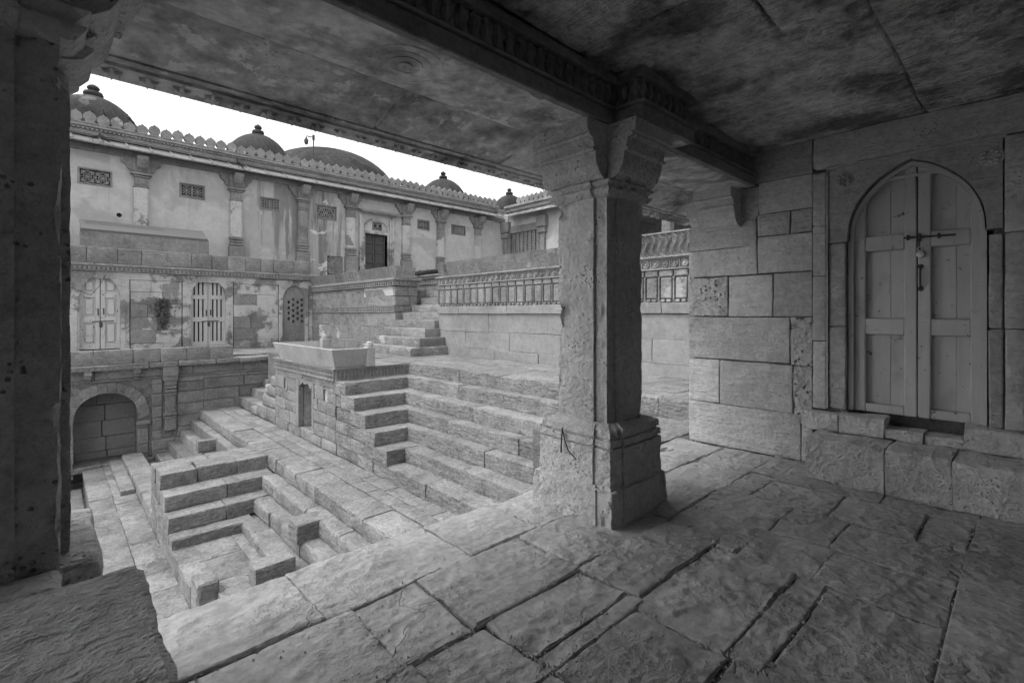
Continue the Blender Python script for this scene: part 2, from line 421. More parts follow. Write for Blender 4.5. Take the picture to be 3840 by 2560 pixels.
# ---- porch floor: earth bed and flagstones
pf = MB().box(-4, 6.9, -3.2, 2.33, -3.1, -.016).box(3.7, 6.9, 2.33, 3.6, -3.1, -.016).build('porch_floor', M['earth'], loc=(2, 0, -.035))
tag(pf, kind='structure')
FL = [(.18, .78, 1.9, 2.345), (.78, 1.52, 1.9, 2.372), (1.52, 2.0, 1.9, 2.355), (2.0, 2.62, 1.9, 2.35), (2.5, 2.6, 1.02, 1.13), (2.62, 3.2, 1.9, 2.36), (3.2, 3.8, 1.9, 2.36), (3.8, 4.44, 1.9, 2.36),
      (.18, .88, 1.46, 1.9), (.88, 1.19, 1.46, 1.9), (1.19, 1.83, 1.46, 1.9), (1.83, 2.01, 1.47, 1.9), (2.01, 2.64, 1.46, 1.9), (2.64, 3.3, 1.46, 1.9), (3.3, 3.85, 1.46, 1.9), (3.85, 4.44, 1.46, 1.9),
      (.18, .55, 1.1, 1.46), (.55, .9, 1.1, 1.46), (.9, 1.23, 1.1, 1.46), (1.23, 1.81, 1.19, 1.46), (1.23, 1.81, 1.1, 1.19), (1.81, 2.6, 1.13, 1.46),
      (2.6, 2.91, 1.02, 1.46), (2.91, 3.36, 1.0, 1.46), (3.36, 3.9, 1.28, 1.46), (3.9, 4.44, 1.28, 1.46), (3.36, 3.8, .83, 1.28), (3.8, 4.44, .65, 1.28), (3.8, 4.44, .2, .65),
      (2.91, 3.36, .71, 1.0), (2.91, 3.36, .22, .71), (3.36, 3.8, .42, .83), (3.36, 3.8, .22, .42), (2.5, 2.91, .68, 1.02), (2.5, 2.91, .22, .68),
      (1.73, 2.5, .74, 1.13), (1.74, 2.5, .61, .74), (1.78, 2.5, .22, .61), (1.23, 1.73, .72, 1.1), (1.1, 1.78, .22, .71), (.5, 1.23, .72, 1.1), (.4, 1.1, .22, .71),
      (1.2, 2.1, -.5, .22), (2.1, 2.9, -.5, .22), (2.9, 3.4, -.5, .22), (3.4, 3.95, -.5, .22), (3.95, 4.44, -.5, .2),
      (3.75, 4.5, 2.37, 2.95), (4.5, 5.15, 2.37, 3.0), (3.75, 4.35, 2.95, 3.6), (4.35, 5.15, 3.0, 3.6),
      (-3, -.6, -2.4, -.5), (-.6, 1.2, -2.4, -.5), (1.2, 2.9, -2.4, -.5), (2.9, 4.44, -2.4, -.5), (-3, .4, -.5, .3)]
for i, (a, b, c, d) in enumerate(FL):
    near = (c > -.45)
    g = random.choice((.0004, .001, .0025))
    rag = d > 2.34 and d < 2.4
    rstone('flagstone', pf, M['pave' if c > 2.36 else 'floor'], a + g, b - g, c + g, d - g, -.1, random.uniform(-.007, .007), r=(.006, .012, .016) if rag else .008, seg=.0115 if near else .3,  # outer flags coloured darker to offset the open sky falling on them
           amp=.008, freq=4.5, jit=.006, chip=.07 if rag else .01, aniso=(.55, 2.2, 1), oct_=4, wob=.013, flake=.011, chip_hi=rag)

# ---- door step and threshold
ds = thing('door_step', 'row of rough stone blocks forming the step before the double door', 'step', (4.2, .3, 0))
for a, b, t in ((.662, 1.13, .3), (.325, .66, .305), (-.15, .323, .3), (-.7, -.16, .3)):
    rstone('stone', ds, M['bench'], 4.0, 4.42, a, b, 0, t, r=(.016, .003, .016), seg=.02, amp=.014, freq=9, jit=.006, chip=.04)
th = thing('door_threshold', 'broken stone sill with a gap under the double door', 'sill', (4.4, .3, .3))
for a, b, x, t in ((1.0, 1.24, 4.33, .43), (.72, .998, 4.34, .44), (.5, .718, 4.35, .375), (.3, .498, 4.36, .365), (-.2, .298, 4.36, .455)):
    rstone('stone', th, M['bench'], x, 4.56, a, b, .302, t, r=(.014, .003, .014), seg=.02, amp=.012, freq=9, jit=.006, chip=.035)

# ---- bench slab with the near pillar on it
be = thing('stone_bench', 'broad worn stone bench slab at the lower left, its edge broken', 'bench', (-.5, 1.2, 0))
rstone('seat_slab', be, M['bench'], -1.4, .165, .25, 1.575, .4, .56, r=.018, seg=.016, amp=.005, freq=5, jit=.003, chip=.03, aniso=(.6, 2.0, 1), oct_=5, wob=.014, flake=.009)
rstone('back_slab', be, M['bench'], -1.4, .095, 1.7, 2.14, .38, .555, r=.015, seg=.02, amp=.015, freq=5, jit=.01, chip=.03, aniso=(.6, 2.0, 1), oct_=5, wob=.014, flake=.009)
rstone('packing_stone', be, M['bench'], -1.4, .02, 1.57, 1.71, .38, .545, r=.02, seg=.025, amp=.02, freq=6, jit=.008)
rstone('bench_body', be, M['wall'], -1.35, .05, .35, 2.08, -.02, .4, r=.03, seg=.12, amp=.012)

# ---- pillars
def plan(hp, hc, hw):
    q = [(hp, -hw), (hp, hw), (hc, hw), (hc, hc), (hw, hc), (hw, hp)]
    out = []
    for k in range(4):
        cs, sn = math.cos(k * math.pi / 2), math.sin(k * math.pi / 2)
        out += [(x * cs - y * sn, x * sn + y * cs) for x, y in q[1:]]
    return out
def ring_mesh(cx, cy, prof, seg=.02, amp=.003, freq=9, chip=.012, seed=1, bite=0.0):
    """prof: list of (z, panel half, corner half, panel half width)"""
    zs = []
    for (a, b) in zip(prof[:-1], prof[1:]):
        n = max(1, int(round(abs(b[0] - a[0]) / seg)))
        zs += [tuple(np.array(a) + (np.array(b) - np.array(a)) * t / n) for t in range(n)]
    zs.append(prof[-1]); rows = []; cnt = None
    for z, hp, hc, hw in zs:
        pl = plan(hp, hc, hw); pts = []
        for i, p in enumerate(pl):
            q = pl[(i + 1) % len(pl)]; pr = plan(*prof[0][1:]); L = math.dist(pr[i], pr[(i + 1) % len(pr)])
            n = max(1, int(round(L / seg)))
            pts += [(p[0] + (q[0] - p[0]) * t / n, p[1] + (q[1] - p[1]) * t / n) for t in range(n)]
        rows.append([(cx + x, cy + y, z) for x, y in pts]); cnt = len(pts)
    P = np.array(rows).reshape(-1, 3); m = len(rows)
    N = P - np.array([cx, cy, 0]); N[:, 2] = 0
    big = np.maximum(np.abs(N[:, 0]), np.abs(N[:, 1])); both = np.minimum(np.abs(N[:, 0]), np.abs(N[:, 1])) / big
    Nn = np.where(np.abs(N) >= big[:, None] * .93, np.sign(N), 0); Nn[:, 2] = 0
    Nn /= np.maximum(np.linalg.norm(Nn, axis=1), 1e-6)[:, None]
    h = fbm(P * freq, 4, seed) * amp - np.where(both > .8, np.maximum(0, fbm(P * 9 + 5, 3, seed + 4) + .05) * chip, 0)
    if bite: h -= np.maximum(0, fbm(P * np.array([5, 5, 4.2]) + 9, 4, seed + 8) - .2) * bite
    P = P + Nn * h[:, None]
    F = [[r_ * cnt + i, r_ * cnt + (i + 1) % cnt, (r_ + 1) * cnt + (i + 1) % cnt, (r_ + 1) * cnt + i] for r_ in range(m - 1) for i in range(cnt)]
    F += [list(range(cnt))[::-1], [(m - 1) * cnt + i for i in range(cnt)]]
    return P, F
def bracket(cx, cy, k, w, prof, z0):
    """curved bracket: prof of (out, z); k quarter turns from -X"""
    n = len(prof); V = []
    for s in (-w, w):
        for o, z in prof: V.append((-o, s, z0 + z))
    F = [list(range(n))[::-1], [n + i for i in range(n)]] + [[i, (i + 1) % n, n + (i + 1) % n, n + i] for i in range(n)]
    a = k * math.pi / 2
    V = [(cx + x * math.cos(a) - y * math.sin(a), cy + x * math.sin(a) + y * math.cos(a), z) for x, y, z in V]
    return V, F
BR = [(.1, 0), (.2, 0), (.215, .01), (.25, .022), (.285, .05), (.308, .09), (.318, .135), (.32, .158), (.338, .16), (.345, .168), (.345, .178), (.33, .182), (.345, .232), (.368, .236), (.376, .244), (.376, .252), (.362, .256), (.39, .262), (.395, .335), (.1, .335)]
def pillar(cx, cy, zb, label, base=True, seed=3):
    t = thing('stone_pillar', label, 'pillar', (cx, cy, zb))
    z = .545 if base else zb
    V, F = ring_mesh(cx, cy, [(z, .205, .185, .105), (z + .05, .208, .188, .105), (1.915, .208, .188, .105)], .0125, .005, 16, .03, seed, .16)
    mesh_obj('shaft', V, F, M['pillar'], t, True)
    if base:
        V, F = ring_mesh(cx, cy, [(-.02, .315, .305, .2), (.2, .315, .305, .2), (.203, .292, .28, .18), (.215, .29, .28, .18)], .015, .007, 12, .035, seed + 1, .05); mesh_obj('plinth', V, F, M['pillar'], t, True)
        V, F = ring_mesh(cx, cy, [(.2, .29, .275, .16), (.425, .288, .273, .16), (.428, .272, .255, .16), (.436, .272, .255, .16), (.439, .288, .272, .16), (.475, .288, .272, .16), (.478, .272, .252, .16), (.486, .272, .252, .16), (.49, .283, .266, .16), (.53, .28, .262, .16), (.55, .24, .225, .14), (.556, .22, .2, .13)], .012, .005, 12, .03, seed + 2, .05)
        mesh_obj('base_moulding', V, F, M['pillar'], t, True)
    cap = mesh_obj('capital', *ring_mesh(cx, cy, [(1.89, .2, .18, .105), (1.9, .235, .215, .11), (1.925, .255, .235, .115), (1.935, .258, .238, .115), (1.942, .235, .215, .11), (1.952, .24, .22, .115), (1.975, .265, .245, .12), (1.982, .255, .235, .12), (2.0, .2, .2, .12), (2.29, .2, .2, .12)], .02, .004, 9, .012, seed + 3), M['pillar'], t, True)
    for k in range(4):
        V, F = bracket(cx, cy, k, .205, BR, 1.965); mesh_obj('bracket', V, F, M['pillar'], t)
    return t
p1 = pillar(2.565, 1.895, 0, 'square stone pillar with moulded base and bracket capital in the middle', True, 3)
# thin cable tail and iron peg on the base of the middle pillar
MB().tube([(2.262, 1.95, .5), (2.258, 1.93, .44), (2.256, 1.9, .38), (2.258, 1.84, .34)], .004, 5).tube([(2.26, 1.95, .51), (2.255, 1.955, .4), (2.256, 1.955, .36)], .005, 5).build('cable_tail', M['iron'], p1)
p2 = pillar(-.17, 1.9, .5, 'dark square stone pillar standing on the bench at the left edge', False, 23)

# ---- lintels with carved inner faces
def lintel(label, x0, x1, yi, yo, sides=False, n_bal=None):
    t = thing('lintel_beam', label, 'beam', ((x0 + x1) / 2, (yi + yo) / 2, 2.3))
    V, F = rblock(x0, x1, yi + .02, yo, 2.3, 2.4, r=.012, seg=.05, amp=.006, freq=5, jit=.004, chip=.01); mesh_obj('soffit_beam', V, F, M['soffit'], t, True)
    def band(z0, z1, out):
        b = MB().cbox(x0 - (out if sides else 0), x1 + (out if sides else 0), yi - out, yi + .08, z0, z1, .006, .002)
        return b
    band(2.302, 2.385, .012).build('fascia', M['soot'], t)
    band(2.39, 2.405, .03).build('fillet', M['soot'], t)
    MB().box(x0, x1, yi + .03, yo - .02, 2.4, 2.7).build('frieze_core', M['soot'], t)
    band(2.545, 2.6, .015).build('top_moulding', M['soot'], t)
    prof = [(.006, 0), (.02, .01), (.012, .03), (.026, .06), (.027, .085), (.014, .105), (.02, .125), (.008, .138)]
    first = None
    n = int((x1 - x0) / .072)
    for i in range(n):
        x = x0 + .036 + i * .072
        if first is None:
            first = MB().lathe((x, yi + .022, 2.406), prof, 6).build('baluster', M['soot'], t, True); fx = x
        else: copy_part(first, t, (x - fx, 0, 0))
    if sides:
        m = int((yo - yi) / .072); f2 = None
        for i in range(m):
            y = yi + .04 + i * .072
            if f2 is None: f2 = MB().lathe((x0 - .008, y, 2.406), prof, 6).build('baluster', M['soot'], t, True); fy = y
            else: copy_part(f2, t, (0, y - fy, 0))
        MB().box(x0 - .012, x0 + .1, yi, yo - .02, 2.3, 2.386).box(x0 - .03, x0 + .1, yi, yo - .02, 2.39, 2.405).box(x0 - .015, x0 + .1, yi, yo - .02, 2.545, 2.6).build('side_moulding', M['soot'], t)
    return t
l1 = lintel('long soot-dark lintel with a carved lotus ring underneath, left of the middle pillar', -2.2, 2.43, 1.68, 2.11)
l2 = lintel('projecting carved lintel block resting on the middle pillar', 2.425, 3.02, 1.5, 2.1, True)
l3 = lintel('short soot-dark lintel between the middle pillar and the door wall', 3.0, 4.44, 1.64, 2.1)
# lotus medallion under the long lintel
md = MB()
for r0, r1, zd in ((.0, .035, .009), (.06, .08, .006), (.105, .118, .005), (.155, .17, .005)):
    k = 40; V = []
    for r_, z in ((max(r0, .001), 2.303), (max(r0, .001) + .004, 2.303 - zd), (r1 - .004, 2.303 - zd), (r1, 2.303)):
        V += [(1.14 + r_ * 1.0 * math.cos(2 * math.pi * i / k), 1.9 + r_ * math.sin(2 * math.pi * i / k), z) for i in range(k)]
    md.add(V, [[a * k + i, a * k + (i + 1) % k, (a + 1) * k + (i + 1) % k, (a + 1) * k + i] for a in range(3) for i in range(k)])
md.build('lotus_medallion', M['soffit'], l1, True)

# ---- sloping eave outside the lintels
ev = thing('stone_eave', 'sloping stone eave over the porch edge with a carved leaf fringe', 'eave', (1.5, 2.35, 2.2))
for a, b in ((-2.4, -.55), (-.54, 1.28), (1.29, 2.2), (2.21, 3.35), (3.36, 5.05)):
    V, F = rblock(a, b, 0, .5, 0, .07, r=.01, seg=.05, amp=.006, freq=4, jit=.004, chip=.008)
    V = np.array(V); y = V[:, 1].copy(); V[:, 1] = 2.1 + y * .966; V[:, 2] = 2.305 + V[:, 2] - y * .26
    mesh_obj('eave_slab', V, F, M['soffit'], ev, True)
zz = lambda y: 2.305 - (y - 2.1) / .966 * .26
MB().prism([(2.5, zz(2.5) - .012), (2.585, zz(2.585) - .012), (2.59, zz(2.585) + .05), (2.5, zz(2.5) + .02)], 'x', -2.4, 5.06).build('fringe_board', M['soffit'], ev)
MB().prism([(2.455, zz(2.455) - .008), (2.468, zz(2.468) - .01), (2.468, zz(2.468) + .02), (2.455, zz(2.455) + .02)], 'x', -2.4, 5.06).build('groove_bead', M['soffit'], ev)
first = None
for i in range(62):
    x = -2.3 + i * .118
    if first is None:
        mb = MB(); y = 2.54; zb = zz(y) - .013
        pts = [(0, -.034), (.012, -.014), (.036, -.016), (.024, .004), (.03, .026), (.008, .018), (0, .036), (-.008, .018), (-.03, .026), (-.024, .004), (-.036, -.016), (-.012, -.014)]
        mb.add([(x + p, y + q, zb - .002 - q * .27) for p, q in pts] + [(x + p * .8, y + q * .8, zb - .014 - q * .27) for p, q in pts] + [(x, y, zb - .018)],
               [[j, (j + 1) % 12, 12 + (j + 1) % 12, 12 + j] for j in range(12)] + [[12 + j, 12 + (j + 1) % 12, 24] for j in range(12)])
        first = mb.build('carved_leaf', M['soffit'], ev); fx = x
    else: copy_part(first, ev, (x - fx, 0, 0))

# ---- ceiling slabs
ce = MB().box(-3.5, 5.2, -3.2, 2.2, 2.72, 3.0).build('ceiling', M['soot'], loc=(1, 0, 2.72)); tag(ce, kind='structure')
for a, b, c, d, z in ((-3.4, -1.2, -3, 1.69, 2.605), (-1.2, .35, -3, 1.69, 2.61), (.36, 1.25, -3, 1.69, 2.6), (1.26, 2.09, -3, 1.69, 2.612), (2.1, 2.605, .855, 1.69, 2.6), (2.1, 2.605, -3, .838, 2.58), (2.62, 4.46, .5, 1.69, 2.6), (2.62, 4.46, -3, .49, 2.603)):
    rstone('ceiling_slab', ce, M['ceiling'], a, b, c, d, z, z + .13, r=.015, seg=.06, amp=.012, freq=3.0, jit=.008, chip=.025, wob=.015)
# parapet block and roof edge over the eave
MB().box(-3.5, 5.2, 1.7, 2.15, 2.7, 3.05).build('roof_edge', M['roofstone'], ce)

# ---- unseen back and end walls, paled and set close to bounce light inside
bw_ = thing('bounce_wall', 'unseen pale walls added behind and beside the viewer to bounce light', 'wall', (.5, -3.1, 0))
for r_ in range(6):
    br = breaks(-3.5, 4.5, 1.0)
    for a, b in zip(br[:-1], br[1:]): cstone('stone', bw_, M['pale'], a + .006, b - .006, -2.0, -1.7, r_ * .45, r_ * .45 + .442)

for r_ in range(6):  # end wall added out of view to keep side light off inner faces
    br = breaks(-3.1, 1.6, 1.0)
    for a, b in zip(br[:-1], br[1:]): cstone('stone', bw_, M['pale'], -2.6, -2.3, a + .006, b - .006, r_ * .45, r_ * .45 + .442)

# ---- door wall on the right
dw = thing('door_wall', 'coursed sandstone porch wall with a carved arched doorway on the right', 'wall', (4.6, 1.2, 0))
MB().box(4.475, 5.0, .97, 2.2, -.03, 2.6).box(4.62, 5.0, -3.2, .97, -.03, 2.6).box(4.475, 4.62, -3.2, .16, -.03, 2.6).box(4.475, 4.62, .16, .97, 2.34, 2.6).box(4.475, 4.62, .16, .97, -.03, .3).build('core', M['earth'], dw)
ST = [(2.245, 1.285, 0, .375, 'wall'), (2.245, 1.955, .385, .782, 'wall'), (1.95, 1.345, .38, .775, 'wall'), (1.335, 1.2, .3, .77, 'tooled'),
      (2.245, 1.365, .79, 1.172, 'wall'), (1.355, 1.2, .78, 1.172, 'tooled'), (2.245, 1.875, 1.18, 1.535, 'tooled'), (1.865, 1.5, 1.18, 1.535, 'wall'), (1.49, 1.2, 1.18, 1.54, 'wall'),
      (2.245, 1.625, 1.545, 1.79, 'wall'), (2.245, 1.63, 1.795, 2.02, 'wall'), (1.615, 1.2, 1.548, 1.86, 'wall'), (1.62, 1.365, 1.868, 2.05, 'wall'), (1.355, 1.2, 1.868, 2.05, 'wall'),
      (1.61, 1.2, 2.06, 2.33, 'wall'), (2.2, 1.2, 2.335, 2.6, 'wall'), (1.28, 1.2, 0, .295, 'wall')]
for y1, y0, z0, z1, m in ST:
    rstone('stone', dw, M[m], 4.45 + random.uniform(-.004, .004), 4.62, y0 + .0005, y1 - .0005, z0, z1 - .001, r=.004, seg=.022, amp=.005 if m == 'wall' else .012, freq=9 if m == 'wall' else 18, jit=.003, chip=.02)
for z0, z1 in ((.45, .98), (.985, 1.5), (1.505, 1.9), (1.905, 2.32)):
    rstone('jamb_stone', dw, M['wall'], 4.44, 4.6, 1.1, 1.195, z0, z1, r=.008, seg=.03, amp=.004, jit=.003, chip=.012)
for z0, z1 in ((.46, 1.1), (1.105, 1.75)):
    rstone('frame_stone', dw, M['wall'], 4.455, 4.6, .972, 1.09, z0, z1, r=.008, seg=.03, amp=.004, jit=.003, chip=.012)
for y0, y1, x in ((.12, .185, 4.455), (.02, .11, 4.44), (-.4, .01, 4.45)):
    for z0, z1 in ((.46, 1.1), (1.105, 1.72), (1.725, 2.34)):
        if y1 > .18 and z0 > 1.7: continue
        rstone('frame_stone', dw, M['wall'], x, 4.6, y0, y1, z0, z1, r=.008, seg=.03, amp=.004, jit=.003, chip=.01)
rstone('lintel_stone', dw, M['wall'], 4.43, 4.6, -.4, 1.195, 2.35, 2.6, r=.015, seg=.03, amp=.01, freq=9, jit=.004, chip=.02)
# arched spandrel panel with rosettes
def arch_pts(c, hw, spring, apex, n=14, pw=.62, point=0.0):
    out = []
    for i in range(-n, n + 1):
        t = i / n
        out.append((c + hw * math.sin(t * math.pi / 2), spring + (apex - spring) * ((1 - point) * (math.cos(t * math.pi / 2) ** pw if abs(t) < 1 else 0) + point * (1 - abs(math.sin(t * math.pi / 2))))))
    return out
AP = arch_pts(.58, .385, 1.755, 2.31, 14, .8, .22)
mb = MB()
for (xa, xb) in ((4.452, 4.6),):
    F0 = [(xa, y, z) for y, z in AP]; T0 = [(xa, y, 2.345) for y, z in AP]; B0 = [(xb, y, z) for y, z in AP]
    mb.strip(F0, T0); mb.strip(F0, B0)
    mb.box(xa, xb, .12, .58 - .385, 1.755, 2.345).box(xa, xb, .58 + .385, 1.09, 1.755, 2.345)
mb.build('arch_spandrel', M['wall'], dw)
mb = MB(); A2 = arch_pts(.58, .375, 1.755, 2.295, 14, .8, .22); A3 = arch_pts(.58, .352, 1.755, 2.265, 14, .8, .22)
mb.strip([(4.5, y, z) for y, z in A2], [(4.5, y, z) for y, z in A3]); mb.strip([(4.5, y, z) for y, z in A3], [(4.56, y, z) for y, z in A3])
mb.box(4.5, 4.56, .935, .968, .46, 1.757).box(4.5, 4.56, .195, .226, .46, 1.757)
mb.build('door_frame', M['paint'], dw)
MB().box(4.43, 4.451, .1, 1.1, 2.33, 2.347).box(4.438, 4.451, 1.09, 1.1, .46, 2.33).build('panel_edge', M['wall'], dw)
for y in (.985, .175):
    mb = MB().lathe((4.452, y, 2.225), [(.001, -.004), (.06, -.006), (.068, .004)], 16, 'x')
    for k in range(8):
        a = k * math.pi / 4; mb.lathe((4.446, y + .037 * math.cos(a), 2.225 + .037 * math.sin(a)), [(.015, .004), (.014, -.01), (.005, -.016)], 7, 'x')
    mb.lathe((4.446, y, 2.225), [(.013, .004), (.012, -.01), (.004, -.014)], 8, 'x'); mb.build('rosette', M['wall'], dw, True)
MB().cbox(4.53, 4.56, .2, .96, 2.19, 2.215, .004).build('transom', M['paint'], dw)
# the double door, each leaf with rails, stiles and planked panels
for leaf, (a, b) in enumerate(((.56, .934), (.205, .553))):
    dr = MB().box(4.592, 4.615, a, b, .47, 2.32).build('door', M['paint'], dw)
    xf, xb = 4.536, 4.6
    sw = .07
    for (p, q, z0, z1, nm) in ((a, a + sw, .455, 2.32, 'stile'), (b - sw, b, .455, 2.32, 'stile'), (a + sw, b - sw, .455, .52, 'rail'), (a + sw, b - sw, 1.045, 1.165, 'rail'), (a + sw, b - sw, 1.675, 1.785, 'rail'), (a + sw, b - sw, 2.22, 2.32, 'rail')):
        MB().cbox(xf + (.002 if nm == 'rail' else 0), xb, p, q, z0, z1, .006, .002).build(nm, M['paint'], dr)
    for z0, z1 in ((.522, 1.043), (1.167, 1.673), (1.787, 2.218)):
        w_ = b - a - 2 * sw
        for u0, u1 in ((0, .36), (.365, 1)):
            MB().cbox(4.582, 4.598, a + sw + w_ * u0, a + sw + w_ * u1, z0, z1, .003, .001).build('plank', M['paint'], dr)
    if leaf == 1: d2 = dr
MB().tube([(4.52, .63, 1.752), (4.52, .35, 1.745)], .007, 7).box(4.512, 4.54, .6, .615, 1.735, 1.77).box(4.512, 4.54, .535, .555, 1.72, 1.775).box(4.512, 4.54, .43, .445, 1.73, 1.765).box(4.535, 4.552, .53, .55, 1.66, 1.72).build('bolt', M['iron'], d2, True)
MB().lathe((4.518, .537, 1.625), [(.001, -.014), (.022, -.012), (.026, 0), (.022, .01), (.001, .012)], 14, 'x').tube([(4.518, .537 - .014, 1.64), (4.518, .537 - .014, 1.672), (4.518, .537, 1.682), (4.518, .537 + .014, 1.672), (4.518, .537 + .014, 1.64)], .004, 6).build('padlock', M['steel'], d2, True)
MB().tube([(4.54, .537, 1.535), (4.51, .537, 1.51), (4.508, .537, 1.46), (4.51, .537, 1.41), (4.54, .537, 1.385)], .007, 6).lathe((4.535, .537, 1.54), [(.018, 0), (.016, -.006)], 8, 'x').lathe((4.535, .537, 1.38), [(.018, 0), (.016, -.006)], 8, 'x').build('handle', M['iron'], d2, True)
# pilaster capital at the wall's outer end
V, F = ring_mesh(4.63, 1.93, [(2.0, .18, .18, .1), (2.04, .2, .2, .1), (2.05, .16, .16, .1), (2.29, .16, .16, .1)], .03, .004, 9, .01, 5)
mesh_obj('pier_capital', V, F, M['wall'], dw, True)
for k in (0, 1, 3):
    V, F = bracket(4.63, 1.93, k, .17, BR, 1.965); mesh_obj('bracket', V, F, M['wall'], dw)

# ================================================================== THE STEPPED COURT
def box_face(face, c, s0, s1, t0, t1, d0, d1):
    """box on a wall plane: face 'Y' looks to -Y (s = X), face 'X' looks to -X (s = Y); d measured inward from the plane"""
    return (s0, s1, c + d0, c + d1, t0, t1) if face == 'Y' else (c + d0, c + d1, s0, s1, t0, t1)
def pt(face, c, s, t, d): return (s, c + d, t) if face == 'Y' else (c + d, s, t)
def course_wall(parent, face, c, s0, s1, rows, mean, mat, holes=(), depth=.25, name='stone', chm=.012, j=.006, rough=False, gap=.005, proud=.01):
    for t0, t1 in zip(rows[:-1], rows[1:]):
        segs = [(s0, s1)]
        for (h0, h1, v0, v1) in holes:
            if v0 < t1 - .02 and v1 > t0 + .02:
                out = []
                for a, b in segs:
                    if h1 <= a or h0 >= b: out.append((a, b)); continue
                    if h0 - a > .04: out.append((a, h0))
                    if b - h1 > .04: out.append((h1, b))
                segs = out
        for a, b in segs:
            br = breaks(a, b, mean)
            for p, q in zip(br[:-1], br[1:]):
                m = random.choice(mat) if isinstance(mat, (list, tuple)) else mat
                bx = box_face(face, c, p + gap, q - gap, t0 + gap, t1 - gap, random.uniform(-proud, proud), depth)
                if rough: rstone(name, parent, M[m], *bx, r=.007, seg=.09, amp=.008, freq=8, jit=j, chip=.018)
                else: cstone(name, parent, M[m], *bx, c=chm, j=j)
def carved_band(parent, face, c, s0, s1, t0, t1, unit, mat, name='carved_band', out=.03, style=0):
    mb = MB()
    h = t1 - t0
    mb.box(*box_face(face, c, s0, s1, t0, t0 + h * .14, -out, .1)); mb.box(*box_face(face, c, s0, s1, t1 - h * .14, t1, -out, .1))
    mb.box(*box_face(face, c, s0, s1, t0 + h * .1, t1 - h * .1, -out * .25, .1))
    n = max(1, int((s1 - s0) / unit)); u = (s1 - s0) / n
    for i in range(n):
        a = s0 + i * u
        if style == 0:      # little balusters
            mb.box(*box_face(face, c, a + u * .08, a + u * .42, t0 + h * .13, t1 - h * .13, -out * .95, .05))
            mb.box(*box_face(face, c, a, a + u, t0 + h * .45, t0 + h * .55, -out * .8, .05))
        elif style == 1:    # hanging teeth
            V = [pt(face, c, a + u * .05, t1 - h * .1, -out), pt(face, c, a + u * .95, t1 - h * .1, -out), pt(face, c, a + u * .5, t0 + h * .02, -out),
                 pt(face, c, a + u * .05, t1 - h * .1, .02), pt(face, c, a + u * .95, t1 - h * .1, .02), pt(face, c, a + u * .5, t0 + h * .02, .02)]
            mb.add(V, [[0, 1, 2], [3, 5, 4], [0, 3, 4, 1], [1, 4, 5, 2], [2, 5, 3, 0]])
        else:               # paired panels
            mb.box(*box_face(face, c, a + u * .1, a + u * .45, t0 + h * .18, t1 - h * .18, -out * .9, .05))
            mb.box(*box_face(face, c, a + u * .55, a + u * .72, t0 + h * .25, t1 - h * .25, -out * .7, .05))
    return mb.build(name, M[mat], parent)
def pave(parent, x0, x1, y0, y1, z, mx, my, mat='pave', th=.12, seg=.14, amp=.008, name='paving_slab', g=.002, along='y'):
    if along == 'y':
        bx = breaks(x0, x1, mx, .2)
        cells = [(a, b, c, d) for a, b in zip(bx[:-1], bx[1:]) for c, d in (lambda L: list(zip(L[:-1], L[1:])))(breaks(y0, y1, my, .4))]
    else:
        by = breaks(y0, y1, my, .2)
        cells = [(a, b, c, d) for c, d in zip(by[:-1], by[1:]) for a, b in (lambda L: list(zip(L[:-1], L[1:])))(breaks(x0, x1, mx, .4))]
    for a, b, c, d in cells:
        rstone(name, parent, M[mat], a + g, b - g, c + g, d - g, z - th, z + random.uniform(-.008, .008), r=.007, seg=seg, amp=amp, freq=5, jit=.004, chip=.006, wob=.004)
def run_stones(parent, L, mat='step', name='step_stone', seg=.06, **k):
    kw = dict(r=.011, amp=.011, freq=7, jit=.008, chip=.034); kw.update(k)
    for b in L:
        k2 = dict(kw); rr_ = k2['r']
        if isinstance(rr_, float): k2['r'] = (rr_, .004, rr_) if (b[3] - b[2]) > (b[1] - b[0]) else (.004, rr_, rr_)
        rstone(name, parent, M[mat], *b, seg=seg, **k2)

# ---- upper flight: steps S2..S7, running along two sides of a corner
XS = [5.18, 4.95, 4.66, 4.48, 4.28, 4.02, 3.70]
YS = [8.52, 8.15, 7.77, 7.39, 7.05, 6.68, 6.3]
ZS = [.22, 0.0, -.222, -.445, -.668, -.89, -1.112]
uf = thing('corner_steps', 'upper flight of worn sandstone steps wrapping the corner below the terrace', 'steps', (4.5, 6, -1.3))
core = MB()
for i in range(0, 7):
    zt = ZS[i] - .03
    core.box(XS[i] + .03, 7.2, 3.55, 8.6, -3, zt) if i < 6 else core.box(XS[i] + .03, 7.2, 2.36, 8.6, -3, zt)
    if 0 < i < 6: core.box(3.73, XS[i] + .2, YS[i] + .03, 8.6, -3, zt)
core.build('rubble_core', M['earth'], uf)
for i in range(7):
    z = ZS[i]; zb = z - .235
    y_in = YS[i] if i < 6 else YS[5] + .1
    dep = (XS[i - 1] - XS[i] + .12) if i else .5
    br = breaks(2.37 if i == 6 else 3.6, y_in, random.uniform(1.0, 1.3), .45)
    run_stones(uf, [(XS[i] + random.uniform(-.012, .012), XS[i] + dep, a + .0015, b - .0015, zb, z + random.uniform(-.008, .008)) for a, b in zip(br[:-1], br[1:])])
    if 0 < i < 6:
        br = breaks(3.69, XS[i] + dep * .8, 1.0 if i < 4 else 1.3, .3)
        run_stones(uf, [(a + .0015, b - .0015, YS[i] + random.uniform(-.01, .01), YS[i] + .5, zb, z + random.uniform(-.006, .006)) for a, b in zip(br[:-1], br[1:])])

